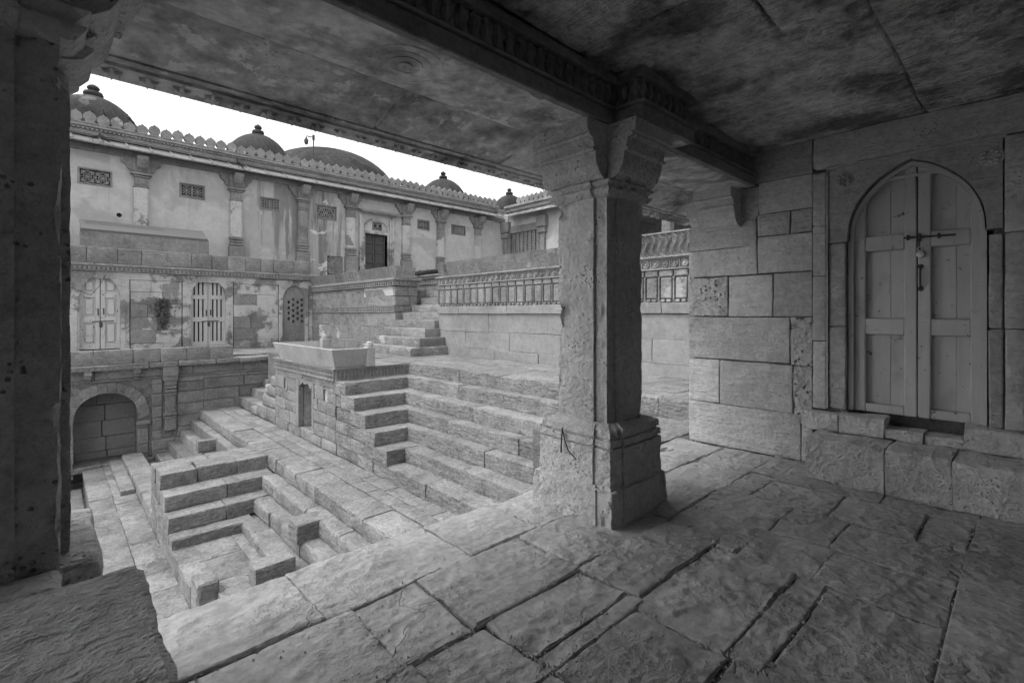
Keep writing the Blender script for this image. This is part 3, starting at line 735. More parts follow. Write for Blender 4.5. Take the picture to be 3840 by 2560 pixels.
# ---- terrace at the head of the steps
tr = MB().box(5.3, 6.9, 3.6, 12.0, -3, .16).box(4.2, 6.9, 8.9, 13.9, -3, .16).build('terrace', M['earth'], loc=(6, 8, .16)); tag(tr, kind='structure')
pave(tr, 5.66, 6.94, 2.4, 8.52, .222, .62, .8)
pave(tr, 4.95, 6.94, 8.52, 12.9, .222, .6, .75)
pave(tr, 5.25, 5.66, 2.4, 3.6, .222, .6, .6)
run_stones(uf, [(5.16, 5.3, 2.4, 2.98, -.02, .222), (5.17, 5.3, 2.985, 3.6, -.02, .222)], r=.012)

# ---- pavilion block with a doorway and niches, its side facing the landing
pv = thing('shrine_block', 'squat masonry block with a small doorway and two niches under the trough', 'masonry block', (4.3, 10, -1.32))
DOOR = (9.58, 10.32); NI = ((8.85, 9.05), (11.0, 11.17))
cm = MB().box(3.73, 5.0, 8.6, 9.58, -1.5, .15).box(3.73, 5.0, 10.32, 11.7, -1.5, .15).box(4.6, 5.0, 9.58, 10.32, -1.5, .15).box(3.73, 4.6, 9.58, 10.32, -.17, .15)
cm.build('core', M['wall'], pv)
H = [(DOOR[0], DOOR[1], -1.12, -.17), (8.85, 9.05, -.42, -.18), (11.0, 11.17, -.41, -.17)]
course_wall(pv, 'X', 3.7, 6.72, 8.5, [-1.32, -1.12, -.9], .6, 'step', depth=.2, rough=True)
course_wall(pv, 'X', 3.7, 7.42, 8.5, [-.9, -.69], .5, 'step', depth=.2, rough=True)
course_wall(pv, 'X', 3.7, 7.42, 8.5, [-.69, -.455], .6, 'step', depth=.2, rough=True)
course_wall(pv, 'X', 3.7, 8.1, 8.5, [-.455, -.23, -.02], .5, 'step', depth=.2, rough=True)
course_wall(pv, 'X', 3.7, 8.5, 11.75, [-1.32, -1.12, -.87, -.64, -.43], .5, 'limeless', holes=H, depth=.25, rough=True)
course_wall(pv, 'X', 3.7, 8.5, 11.75, [-.43, -.16, -.0], .75, 'limeless', holes=H, depth=.25, rough=True)
for y1, z1 in ((12.12, -.25), (12.46, -.49), (12.75, -.78), (13.1, -.97), (13.65, -1.13)):
    pass
for a, b, z0, z1 in ((11.75, 12.1, -.46, -.24), (11.75, 12.45, -.7, -.47), (11.75, 12.72, -.98, -.72), (11.75, 12.4, -1.32, -.99), (12.4, 13.1, -1.32, -.99), (13.1, 13.65, -1.32, -1.13)):
    rstone('stone', pv, M['limeless'], 3.7, 4.0, a + .004, b - .004, z0, z1, r=.03, seg=.12, amp=.01, chip=.03, jit=.01)
# door jambs, sill and cusped lintel
rstone('sill', pv, M['step'], 3.72, 4.3, 9.58, 10.32, -1.32, -1.12, r=.02, seg=.1)
for a, b in ((10.3, 10.42), (9.5, 9.6)): MB().cbox(3.685, 3.8, a, b, -1.12, -.14, .01).build('door_jamb', M['limeless'], pv)
mb = MB()
cus = [(9.58 + .74 * t, -.17 - .1 * abs(math.sin(t * math.pi * 3)) * (1 if .12 < t < .88 else 1.6) * (.4 + abs(t - .5))) for t in np.linspace(0, 1, 19)]
mb.strip([(3.69, y, z) for y, z in cus], [(3.69, y, -.12) for y, z in cus]); mb.strip([(3.69, y, z) for y, z in cus], [(3.8, y, z) for y, z in cus])
mb.build('cusped_lintel', M['limeless'], pv)
for a, b in NI:
    mb = MB().box(3.9, 3.95, a, b, -.42, -.17); mb.box(3.69, 3.74, a - .025, b + .025, -.45, -.425); mb.box(3.69, 3.72, a - .03, a, -.43, -.16); mb.box(3.69, 3.72, b, b + .03, -.43, -.16)
    ap = arch_pts((a + b) / 2, (b - a) / 2, -.25, -.19, 6)
    mb.strip([(3.695, y, z) for y, z in ap], [(3.695, y, -.165) for y, z in ap]); mb.strip([(3.695, y, z) for y, z in ap], [(3.8, y, z) for y, z in ap])
    mb.build('niche', M['limeless'], pv)
carved_band(pv, 'X', 3.69, 8.52, 11.72, .0, .2, .07, 'carved', out=.035)
carved_band(pv, 'Y', 8.52, 3.69, 5.2, .0, .2, .07, 'carved', out=.03)
MB().box(3.73, 5.18, 8.55, 8.9, -.3, .19).build('cornice_core', M['step'], pv)
MB().cbox(3.64, 5.0, 8.47, 11.76, .195, .222, .006).build('top_slab', M['limeless'], pv)

# ---- stone trough on the block
tg = thing('stone_trough', 'pale stone trough with slanting sides on top of the masonry block', 'trough', (4.1, 10, .222))
def slab4(mb, a, b, c, d, th):
    """slab from bottom edge a-b to top edge c-d with thickness vector th"""
    V = [a, b, d, c]; V2 = [tuple(np.array(v) + np.array(th)) for v in V]
    mb.add(V + V2, [[0, 1, 2, 3], [7, 6, 5, 4], [0, 4, 5, 1], [1, 5, 6, 2], [2, 6, 7, 3], [3, 7, 4, 0]])
m1 = MB(); slab4(m1, (3.7, 8.54, .223), (3.7, 11.38, .223), (3.57, 8.38, .565), (3.57, 11.54, .565), (.07, 0, .004)); m1.build('side_panel', M['pale_stone'], tg)
m1 = MB(); slab4(m1, (3.72, 8.53, .223), (4.3, 8.53, .223), (3.59, 8.37, .567), (4.28, 8.4, .567), (0, .07, .004)); m1.build('end_panel', M['pale_stone'], tg)
m1 = MB(); slab4(m1, (3.72, 11.39, .223), (4.6, 11.39, .223), (3.62, 11.5, .567), (4.65, 11.5, .567), (0, -.07, .004)); m1.build('end_panel', M['pale_stone'], tg)
m1 = MB().cbox(4.255, 4.41, 8.4, 8.56, .223, .585, .01); m1.lathe((4.33, 8.48, .585), [(.07, 0), (.075, .03), (.06, .08), (.03, .1), (.001, .105)], 12); m1.build('corner_post', M['pale_stone'], tg)
m1 = MB().cbox(4.55, 4.72, 11.2, 11.36, .223, .62, .01); m1.lathe((4.635, 11.28, .62), [(.07, 0), (.075, .03), (.06, .09), (.03, .11), (.001, .115)], 12); m1.build('corner_post', M['pale_stone'], tg)
MB().cbox(4.4, 4.6, 8.8, 11.2, .223, .3, .01).build('inner_kerb', M['pale_stone'], tg)

# ---- landing below the upper flight
la = MB().box(2.86, 3.9, 2.36, 15.2, -3, -1.4).build('landing', M['earth'], loc=(3.3, 9, -1.4)); tag(la, kind='structure')
for a, b in zip(*(lambda L: (L[:-1], L[1:]))([2.37, 3.6, 4.7, 5.65, 7.2, 7.95, 8.45, 8.95, 9.75, 10.6, 11.7, 13.2, 15.0])):
    rstone('edge_slab', la, M['step'], 2.82 + random.uniform(-.015, .015), 3.24, a + .0015, b - .0015, -1.56, -1.32 + random.uniform(-.01, .006), r=(.022, .006, .022), seg=.08, amp=.01, freq=5, jit=.012, chip=.03)
pave(la, 3.25, 3.74, 2.37, 15.0, -1.325, .24, .62, 'pave', seg=.09)
# ---- lower flight and the tongue of masonry
lf = thing('lower_steps', 'lower flight of heavy sandstone steps dropping from the landing into the pit', 'steps', (2.4, 7, -2.3))
XL = [2.82, 2.6, 2.38, 2.12]; YL = [9.32, 8.92, 8.6, 8.28]; ZL = [-1.32, -1.55, -1.78, -2.01]
core = MB().box(2.86, 3, 2.36, 15, -3, -1.4)
for i in (1, 2, 3): core.box(XL[i] + .04, 3, 2.36, 15, -3, ZL[i] - .03); core.box(1.3, 3, YL[i] + .06, 10.2, -3, ZL[i] - .03 if i < 3 else -2.2)
core.build('rubble_core', M['earth'], lf)
LB = {1: [2.4, 4.2, 5.9, 6.5, 7.0, 8.2, 8.98], 2: [2.4, 4.3, 5.6, 6.6, 7.3, 7.85, 8.66], 3: [2.4, 4.0, 5.4, 6.45, 7.8, 8.4]}
for i in (1, 2, 3):
    run_stones(lf, [(XL[i] + random.uniform(-.015, .015), XL[i - 1] + .1, a + .0015, b - .0015, ZL[i] - .24, ZL[i] + random.uniform(-.012, .008)) for a, b in zip(LB[i][:-1], LB[i][1:])], r=.035, chip=.03)
run_stones(lf, [(1.238, 2.07, YL[1], YL[1] + .5, ZL[1] - .23, ZL[1]), (2.08, 2.8, YL[1] + .01, YL[1] + .5, ZL[1] - .23, ZL[1] + .002)], seg=.05)
run_stones(lf, [(1.238, 1.98, YL[2], YL[2] + .45, ZL[2] - .23, ZL[2]), (1.99, 2.62, YL[2] - .01, YL[2] + .45, ZL[2] - .23, ZL[2] + .004)], seg=.05)
run_stones(lf, [(1.238, 2.3, YL[3], YL[3] + .3, ZL[3] - .14, ZL[3] + .02)], seg=.05)
run_stones(lf, [(1.5, 2.3, 8.42, 8.75, -2.2, -2.08)], seg=.07, amp=.04, freq=9)
run_stones(lf, [(1.24, 1.72, 9.3, 9.8, -1.56, -1.31), (1.75, 2.32, 9.34, 9.8, -1.56, -1.315), (2.33, 2.83, 9.33, 9.8, -1.56, -1.32)], seg=.04)
run_stones(lf, [(1.23, 2.0, 9.81, 10.22, -1.56, -1.325), (2.01, 2.83, 9.81, 10.2, -1.56, -1.32)], seg=.05)
# crossing half-steps
run_stones(lf, [(2.32, 2.72, 6.53, 6.86, -1.8, -1.55), (1.74, 2.2, 6.22, 6.5, -2.05, -1.79), (2.3, 2.68, 12.3, 12.5, -1.8, -1.56)], seg=.04)
# left flank of the tongue
for a, b, z0, z1 in ((8.56, 10.22, -2.4, -2.03), (9.04, 10.22, -2.03, -1.8), (9.41, 10.22, -1.8, -1.56), (7.04, 8.56, -2.5, -2.135)):
    br = breaks(a, b, .9)
    for p, q in zip(br[:-1], br[1:]): rstone('flank_stone', lf, M['step'], 1.236, 1.5, p + .001, q - .001, z0, z1 - .001, r=.006, seg=.07, amp=.012, chip=.012, jit=.003)
# pit floor, corner stone
pt_ = MB().box(.54, 2.6, 2.36, 15.2, -3.1, -2.46).box(-4, .54, 2.36, 15.2, -3.15, -2.86).build('pit_floor', M['earth'], loc=(1, 8, -2.42)); tag(pt_, kind='structure')
pave(pt_, 1.45, 2.13, 2.4, 8.6, -2.14, .45, .8, 'pave', seg=.12, th=.35)
pave(pt_, .52, 1.24, 3.0, 14.9, -2.39, .36, .9, 'pave', seg=.14)
pave(pt_, -3.5, .5, 5, 14.9, -2.8, .9, 1.1, 'pave', seg=.25)
cst = rstone('corner_block', None, M['step'], 1.24, 1.47, 6.68, 7.03, -2.5, -1.98, r=.02, seg=.04, amp=.01, chip=.03); tag(cst, 'single square stone block at the near left corner of the pit', 'stone block')
# ---- far steps by the pool wall, both down and up
fs = thing('side_steps', 'narrow steps along the pool wall beside the arch going down leftwards', 'steps', (2.4, 13, -2.4))
XF = [2.66, 2.41, 2.16, 1.9]; ZF = [-1.57, -1.81, -2.06, -2.3]
for i in range(4):
    br = breaks(10.24, 14.98, 1.5, .3)
    run_stones(fs, [(XF[i], (XF[i - 1] if i else 2.86) + .1, a + .004, b - .004, ZF[i] - .26, ZF[i]) for a, b in zip(br[:-1], br[1:])])
run_stones(fs, [(1.24, 1.62, a, b, -2.45, -2.19) for a, b in ((10.3, 11.6), (11.61, 12.9), (12.91, 14.95))] + [(1.0, 1.235, a, b, -2.5, -2.29) for a, b in ((12.3, 13.5), (13.51, 14.95))])
us = thing('rising_steps', 'short flight of steps rising along the pool wall to the door terrace', 'steps', (4.4, 14.2, -1.32))
for i in range(6):
    x = 3.8 + i * .29; z = -1.32 + (i + 1) * .225
    run_stones(us, [(x, x + .42, 13.1 - .24 * i, 14.98, z - .26, z)], seg=.12)
MB().box(4.0, 6.0, 12.2, 14.98, -3, -1.1).box(4.9, 6.9, 12.2, 15.0, -3, -.02).build('core', M['earth'], us)

# ---- pool wall with the big arch
pw = thing('pool_wall', 'retaining wall with a large pointed arch below the door terrace', 'wall', (1, 15.2, -2.45))
ACX, AHW, ASP, AAP = .96, .59, -1.4, -.68
ap = arch_pts(ACX, AHW, ASP, AAP, 12, .72)
cm = MB()
cm.box(-4, ACX - AHW, 15.03, 15.6, -2.6, -.08).box(ACX + AHW, 7, 15.03, 15.6, -2.6, -.08)
cm.strip([(x, 15.03, z) for x, z in ap], [(x, 15.03, -.08) for x, z in ap]); cm.strip([(x, 15.03, z) for x, z in ap], [(x, 15.6, z) for x, z in ap])
cm.build('core', M['earth'], pw)
V = []; ring = []
for x, z in ap:
    d = Vector((x - ACX, (z - ASP) * 1.0 + .25)); d.normalize(); ring.append((x + d.x * .26, z + d.y * .25))
ring[12] = (ACX, AAP + .22)
for i in range(0, 24, 2):
    P4 = [ap[i], ap[i + 1], ap[i + 2], ring[i + 2], ring[i + 1], ring[i]]
    cx_ = sum(p[0] for p in P4) / 6; cz_ = sum(p[1] for p in P4) / 6
    P4 = [(cx_ + (p[0] - cx_) * .97, cz_ + (p[1] - cz_) * .97) for p in P4]
    MB().prism(P4, 'y', 14.985 + random.uniform(-.008, .008), 15.2).build('voussoir', M['pool'], pw)
for z0, z1 in ((-2.46, -2.25), (-2.245, -2.0), (-1.995, -1.6), (-1.6, -1.42)):
    cstone('jamb_stone', pw, M['pool'], ACX + AHW, ACX + AHW + .2, 14.99 if z1 > -1.5 else 15.0, 15.4, z0, z1 - .005)
    cstone('jamb_stone', pw, M['pool'], ACX - AHW - .2, ACX - AHW, 14.99 if z1 > -1.5 else 15.0, 15.4, z0, z1 - .005)
MB().cbox(ACX + AHW - .03, ACX + AHW + .25, 14.96, 15.1, -1.52, -1.44, .008).build('impost', M['pool'], pw)
hol = [(ACX - AHW - .28, ACX + AHW + .28, -2.6, -.42), (2.04, 2.36, -1.75, -.22)]
course_wall(pw, 'Y', 15.0, -4, 1.95 + 1.0, [-2.46, -2.2, -1.95, -1.7, -1.4, -1.1, -.8, -.55, -.42], .7, 'pool', holes=hol)
course_wall(pw, 'Y', 15.0, 2.95, 4.9, [-1.75, -1.4, -1.08, -.78, -.5, -.42], .95, 'pool')
course_wall(pw, 'Y', 15.0, -4, 5.2, [-.42, -.36], 1.3, 'pool', proud=.012)
course_wall(pw, 'Y', 15.02, -4, 5.2, [-.36, -.12], 1.1, 'pool')
# bracket pilaster beside the arch
mb = MB()
for a, b, o, z0, z1 in ((2.04, 2.36, .16, -.36, -.13), (2.05, 2.35, .14, -.48, -.36), (2.08, 2.33, .12, -.6, -.48), (2.1, 2.32, .13, -.68, -.62), (2.09, 2.33, .1, -.78, -.7), (2.07, 2.34, .07, -.86, -.8), (2.1, 2.32, .04, -1.3, -.86), (2.06, 2.34, .06, -1.37, -1.3), (2.06, 2.34, .05, -1.44, -1.39), (2.09, 2.33, .03, -1.75, -1.44)):
    mb.cbox(a, b, 15.0 - o, 15.1, z0, z1, .008, .003)
mb.build('bracket_pilaster', M['pool'], pw)
for x in (.62, 1.52, -.3):
    MB().cbox(x - .07, x + .07, 14.84, 15.05, -.24, -.13, .008).cbox(x - .06, x + .06, 14.86, 15.05, -.32, -.25, .012).cbox(x - .05, x + .05, 14.9, 15.05, -.37, -.33, .012).build('corbel', M['pool'], pw)
for x in (.42, 1.68):
    MB().lathe((x, 14.985, -.58), [(.07, .02), (.07, 0), (.058, -.008), (.05, .0), (.03, .0), (.02, -.012), (.001, -.014)], 16, 'y').build('rosette', M['pool'], pw)
carved_band(pw, 'Y', 14.86, -4, 1.75, -.125, -.045, .11, 'carved', out=.03, style=1)
for a, b in zip(*(lambda L: (L[:-1], L[1:]))([-4, -2.5, -1, .2, 1.0, 1.75, 2.35, 2.8, 3.2, 3.75, 4.3, 5.2])):
    rstone('coping_stone', pw, M['pool'], a + .004, b - .004, 14.82 + random.uniform(0, .03), 15.4, -.12 if a > 1.7 else -.05, 0.0, r=.015, seg=.15, amp=.006, chip=.03, jit=.01)
# recess behind the arch
rc = thing('arch_recess_wall', 'shaded stone wall at the back of the arched recess', 'wall', (1, 16.4, -2.45))
course_wall(rc, 'Y', 15.85, -1.4, 2.2, [-2.5, -2.2, -1.85, -1.45, -1.05, -.65, -.25], .85, 'smooth', rough=False, gap=.004, proud=.01, chm=.01)
MB().box(-1.6, -1.4, 15.3, 16.5, -2.6, 0).box(2.2, 2.4, 15.3, 16.5, -2.6, 0).box(-1.6, 2.4, 15.3, 16.6, -.25, -.1).box(-1.6, 2.4, 15.97, 16.2, -2.6, -.1).build('vault', M['earth'], rc)
pave(pt_, .3, 2.2, 15.0, 16.3, -2.36, .5, .7, 'pave', seg=.3)

# ---- low parapet on the terrace edge
lp = thing('low_parapet', 'low parapet of stone slabs along the door terrace over the arch', 'parapet', (1.5, 14.95, 0))
for a, b in zip(*(lambda L: (L[:-1], L[1:]))([-4, -2.6, -1.2, -.1, .72, 1.45, 1.98, 2.55, 3.05, 3.62])):
    rstone('slab', lp, M['pool'], a + .003, b - .003, 14.9, 15.05, .002, .345 + random.uniform(-.008, .008), r=.012, seg=.15, amp=.004, jit=.006, chip=.012)

# ================================================================== DOOR TERRACE AND ITS WALL
dt = MB().box(-5, 6.95, 16.25, 18.1, -3, .0).box(-5, 6.95, 15.6, 16.25, -.09, 0).box(2.45, 6.95, 15.6, 16.25, -3, -.09).box(-5, -1.65, 15.6, 16.25, -3, -.09).build('door_terrace', M['earth'], loc=(1, 17, 0)); tag(dt, kind='structure')
pave(dt, -4, 6.9, 15.4, 18.0, .05, 1.0, .8, 'pave', seg=.4, th=.14, along='x')
fw = thing('lower_court_wall', 'peeling limewashed lower wall with two old doors facing the court', 'wall', (2, 18.1, 0))
YW = 18.0
DOORS = [(.57, 1.46, .2, 2.26, 1.45), (3.18, 4.15, .18, 2.29, 1.6)]
BL = (5.78, 6.8, .12, 2.27, 1.5)
def arch_hole(mb, x0, x1, z0, spring, apex, X0, X1, Z1, y0, y1, pw_=.75):
    c = (x0 + x1) / 2; hw = (x1 - x0) / 2; a = arch_pts(c, hw, spring, apex, 10, pw_)
    mb.strip([(x, y0, z) for x, z in a], [(x, y0, Z1) for x, z in a]); mb.strip([(x, y0, z) for x, z in a], [(x, y1, z) for x, z in a])
    mb.box(X0, x0, y0, y1, z0, Z1).box(x1, X1, y0, y1, z0, Z1)
mb = MB(); mb.box(-5, 7.1, YW + .25, YW + .6, -.1, 2.6)
mb.build('core', M['earth'], fw)
frames = []
for x0, x1, z0, ap_, sp in DOORS:
    m = MB(); arch_hole(m, x0, x1, z0 - .1, sp, ap_, x0 - .22, x1 + .2, ap_ + .1, YW - .02, YW + .2); m.build('arched_frame', M['lime'], fw)
    m = MB().box(x0 - .2, x1 + .18, YW - .03, YW - .021, ap_ + .06, ap_ + .09); m.box(x0 - .1, x0 - .05, YW - .045, YW, z0 - .1, sp - .1).box(x1 + .05, x1 + .1, YW - .045, YW, z0 - .1, sp - .1)
    m.box(x0 - .14, x0 + .02, YW - .04, YW, sp - .1, sp - .02).box(x1 - .02, x1 + .14, YW - .04, YW, sp - .1, sp - .02); m.build('frame_moulding', M['lime'], fw)
    for x in (x0 - .04, x1 + .03):
        MB().lathe((x, YW - .02, ap_ - .08), [(.075, .01), (.075, -.012), (.06, -.016), (.05, -.004), (.03, -.004), (.02, -.02), (.001, -.022)], 14, 'y').build('rosette', M['lime'], fw)
m = MB(); arch_hole(m, BL[0] + .12, BL[1] - .1, .1, 1.5, 2.2, BL[0], BL[1], 2.3, YW - .02, YW + .2); m.build('arched_frame', M['lime'], fw)
for x in (BL[0] + .18, BL[1] - .15): MB().lathe((x, YW - .02, 2.12), [(.075, .01), (.075, -.012), (.06, -.016), (.05, -.004), (.03, -.004), (.02, -.02), (.001, -.022)], 14, 'y').build('rosette', M['lime'], fw)
# blind arch filled with a plaster screen pierced by small holes
sx0, sx1 = BL[0] + .1, BL[1] - .08; hx = [5.93 + .155 * i for i in range(6)]; hz = [.9 + .155 * j for j in range(6)]
g = MB(); step_ = .0775
nx, nz = 11, 22
for i in range(nx):
    xa = sx0 + (sx1 - sx0) * i / nx; xb = sx0 + (sx1 - sx0) * (i + 1) / nx
    for j in range(nz):
        za = .1 + 2.15 * j / nz; zb = .1 + 2.15 * (j + 1) / nz
        hole = (8 <= j <= 16) and ((j // 2) * 2 + 1 == j or True) and (i % 2 == 1) and ((j + (i // 2)) % 2 == 0) and 1 < i < nx - 1
        if not hole: g.box(xa, xb, YW + .08, YW + .16, za, zb)
g.build('pierced_screen', M['limeless'], fw)
holes_ = [(a - .24, b + .22, .0, c + .12) for a, b, z, c, s in DOORS] + [(BL[0] - .02, BL[1] + .02, 0, 2.32)]
course_wall(fw, 'Y', YW, -5, 6.95, [.05, .33, .72, 1.1, 1.5, 1.85, 2.2], .6, ['lime', 'lime', 'lime', 'limeless'], holes=holes_, depth=.3, gap=.002, proud=.005, chm=.006)
carved_band(fw, 'Y', YW - .01, -5, 5.2, 2.2, 2.4, .13, 'lime', out=.03, style=2)
course_wall(fw, 'Y', YW, 5.2, 6.95, [2.2, 2.4], .8, 'lime')
carved_band(fw, 'Y', YW - .06, -5, 6.95, 2.41, 2.54, .1, 'carved', out=.05, style=1)
course_wall(fw, 'Y', YW - .12, -5, 6.95, [2.54, 2.62], 1.3, 'roofstone', depth=.5)
# the two doors
def leaf_parts(dr, x0, x1, z0, z1, y, mat, planks):
    w_ = x1 - x0; f = (.1 if not planks else .04) * w_ / .45
    for a, b, c, d, nm in ((x0, x0 + f, z0, z1, 'stile'), (x1 - f, x1, z0, z1, 'stile'), (x0 + f, x1 - f, z0, z0 + .14, 'rail'), (x0 + f, x1 - f, z0 + (z1 - z0) * .36, z0 + (z1 - z0) * .43, 'rail'), (x0 + f, x1 - f, z0 + (z1 - z0) * .7, z0 + (z1 - z0) * .76, 'rail')):
        MB().cbox(a, b, y - .03, y + .03, c, d, .008).build(nm, M[mat], dr)
    if planks:
        n = 4
        for i in range(n):
            a = x0 + f * .3 + (w_ - f * .6) * i / n; MB().cbox(a + .02, a + (w_ - f * .6) / n - .02, y - .002 if i % 2 else y, y + .028, z0, z1, .005).build('plank', M[mat], dr)
    else:
        for c, d in ((z0 + .2, z0 + (z1 - z0) * .33), (z0 + (z1 - z0) * .47, z0 + (z1 - z0) * .67), (z0 + (z1 - z0) * .8, z0 + (z1 - z0) * .92)):
            MB().cbox(x0 + f * 1.45, x1 - f * 1.45, y - .02, y + .03, c, d, .014).build('panel', M[mat], dr)
for (x0, x1, z0, ap_, sp), mat, pl in zip(DOORS, ('paint_w', 'plank'), (False, True)):
    m = (x0 + x1) / 2; y = YW + .12
    for a, b in ((x0 - .02, m - .008), (m + .008, x1 + .02)):
        dr = MB().box(a, b, y + .022, y + .05, z0, ap_ + .02).build('door', M['black' if pl else mat], fw)  # planked leaves backed in black, standing in for shade between the planks
        leaf_parts(dr, a, b, z0, ap_ + .02, y, mat, pl)
    MB().tube([(m - .18, y - .03, z0 + .78), (m + .3, y - .03, z0 + .8)], .014, 6).box(m - .02, m + .05, y - .05, y, z0 + .62, z0 + .76).box(m - .06, m - .03, y - .04, y, z0 + .95, z0 + 1.15).box(m + .06, m + .09, y - .04, y, z0 + .98, z0 + 1.16).build('latch', M['iron'], dr)
MB().box(.55, 1.44, YW + .08, YW + .2, .1, .2).build('door_sill', M['black'], fw)
# wire sagging in front of the first door
wr = MB().tube([(-.5, YW - .1, 2.35), (.3, YW - .12, 1.98), (.8, YW - .12, 1.72), (1.0, YW - .1, 2.0), (1.12, YW - .05, 2.3)], .008, 5).build('wire', M['iron']); tag(wr, 'thin dark wire sagging across the chipped white door', 'wire')
ls = rstone('loose_slab', None, M['limeless'], 2.05, 2.95, 17.3, 17.6, .055, .2, r=.03, seg=.08, amp=.01); tag(ls, 'loose pale slab lying on the terrace between the two doors', 'stone slab')

# ---- plant rooted in the wall between the doors
wp = thing('wall_plant', 'dark leafy plant growing out of the wall between the two old doors', 'plant', (2.45, 17.97, .75))
m = MB()
for q in range(7): m.tube([(2.45, 17.99, .75 + .02 * q), (2.45 + random.uniform(-.15, .15), 17.93, 1.1), (2.45 + random.uniform(-.32, .32), 17.9, 1.35 + random.uniform(-.15, .3))], [.014, .01, .004], 5)
m.build('stem', M['bark'], wp)
V = []; F = []
for _ in range(420):
    t_ = RNG.uniform(0, 1); p = np.array([2.45 + RNG.normal(0, .07 + .13 * t_), 17.93 + RNG.normal(0, .03), .72 + .95 * t_ ** .8]); u = RNG.normal(0, 1, 3); u /= np.linalg.norm(u); v = np.cross(u, RNG.normal(0, 1, 3)); v /= np.linalg.norm(v); z_ = RNG.uniform(.02, .045); n = len(V)
    V += [p - u * z_, p + v * z_ * .6, p + u * z_, p - v * z_ * .6]; F.append([n, n + 1, n + 2, n + 3])
mesh_obj('foliage', V, F, M['leaf'], wp)

# ---- parapet above
up = thing('upper_parapet', 'long parapet of upright stone slabs on top of the lower court wall', 'parapet', (1, 18, 2.62))
for a, b in zip(*(lambda L: (L[:-1], L[1:]))([-5, -3.8, -2.4, -1.2, 0, .72, 1.4, 1.95, 2.55, 3.2, 3.75, 4.2, 4.72, 5.2, 5.6, 6.3, 6.88])):
    rstone('slab', up, M['pool'], a + .003, b - .003, YW - .02, YW + .16, 2.625, 3.09 + random.uniform(-.012, .008), r=.015, seg=.2, amp=.006, jit=.008, chip=.02)
ut = MB().box(-6, 6.95, 18.62, 20.9, -1, 2.6).box(-6, 6.95, 18.18, 18.62, 2.5, 2.6).box(8.1, 19.5, 10.0, 20.9, -1, 2.0).box(6.95, 8.2, 12.3, 20.9, -1, 1.9).build('upper_terrace', M['pave'], loc=(3, 19, 2.6)); tag(ut, kind='structure')
# flat board lying tilted on the parapet terrace
bd = thing('information_board', 'long grey board with faint lines of lettering leaning on the plaster wall', 'board', (2.3, 19.3, 2.6))
V = [(.62, 19.1, 3.72), (3.86, 19.1, 3.72), (3.8, 19.6, 4.05), (.62, 19.6, 4.05), (.62, 19.12, 3.66), (3.86, 19.12, 3.66), (3.8, 19.64, 3.99), (.62, 19.64, 3.99)]
MB().add(V, [[0, 1, 2, 3], [7, 6, 5, 4], [0, 4, 5, 1], [1, 5, 6, 2], [2, 6, 7, 3], [3, 7, 4, 0]]).build('panel', M['board'], bd)
MB().cbox(.62, 3.9, 19.13, 19.6, 2.62, 3.68, .01).build('plinth', M['roofstone'], bd)
li = MB()
for r_ in range(4):
    t = .14 + r_ * .1; y = 19.1 + .5 * (1 - t); z = 3.72 + .33 * (1 - t)
    x = .75
    while x < (1.5 if r_ == 0 else 2.6):
        wd = random.uniform(.03, .12); li.add([(x, y, z), (x + wd, y, z), (x + wd, y + .012, z + .008), (x, y + .012, z + .008)], [[0, 1, 2, 3]]); x += wd + .03
o = li.build('lettering', M['ink'], bd); o.location.z += .006; tag(o, kind='stuff')

# ================================================================== BLOCK, STAIRS AND RIGHT-HAND WALL
XB = 6.95
bk = thing('stair_block', 'projecting terrace block with carved bands beside the upper stairs', 'masonry block', (7.3, 15, 0))
MB().box(XB + .03, 7.7, 12.15, 18.0, -.1, 2.05).build('core', M['earth'], bk)
mm = ['lime', 'limeless', 'limeless']
course_wall(bk, 'X', XB, 12.1, 17.98, [.05, .4, .83, 1.24], .75, mm)
course_wall(bk, 'X', XB, 12.1, 17.98, [1.43, 1.7, 1.98], .8, mm)
course_wall(bk, 'Y', 12.1, XB, 7.68, [.22, .6, 1.0, 1.24, 1.43, 1.7, 1.98], .45, 'limeless')
carved_band(bk, 'X', XB - .005, 12.1, 17.98, 1.25, 1.43, .12, 'carved', out=.03)
carved_band(bk, 'X', XB - .02, 12.05, 17.98, 1.99, 2.13, .13, 'carved', out=.05, style=1)
carved_band(bk, 'Y', 12.08, XB - .05, 7.7, 1.99, 2.13, .12, 'carved', out=.04, style=1)
MB().cbox(XB - .1, 7.75, 11.98, 17.98, 2.135, 2.21, .008).build('ledge', M['roofstone'], bk)
for a, b in zip(*(lambda L: (L[:-1], L[1:]))([12.0, 13.0, 14.2, 15.3, 16.4, 17.9])):
    m = MB(); slab4(m, (XB - .02, a + .005, 2.212), (XB - .02, b - .005, 2.212), (XB - .14 + .0, a + .005, 2.52), (XB - .14, b - .005, 2.52), (.12, 0, .0)); m.build('parapet_slab', M['limeless'], bk)
    n = int((b - a) / .2); q = MB()
    for i in range(n):
        y = a + (b - a) * (i + .3) / n; slab4(q, (XB - .03, y, 2.24), (XB - .03, y + .04, 2.24), (XB - .145, y + .02, 2.49), (XB - .145, y + .06, 2.49), (.02, 0, 0))
    q.build('carved_rib', M['carved'], bk)['kind'] = 'stuff'
m = MB(); slab4(m, (XB - .02, 12.0, 2.212), (7.5, 12.0, 2.212), (XB - .13, 11.87, 2.52), (7.5, 11.9, 2.49), (0, .12, 0)); m.build('parapet_slab', M['limeless'], bk)

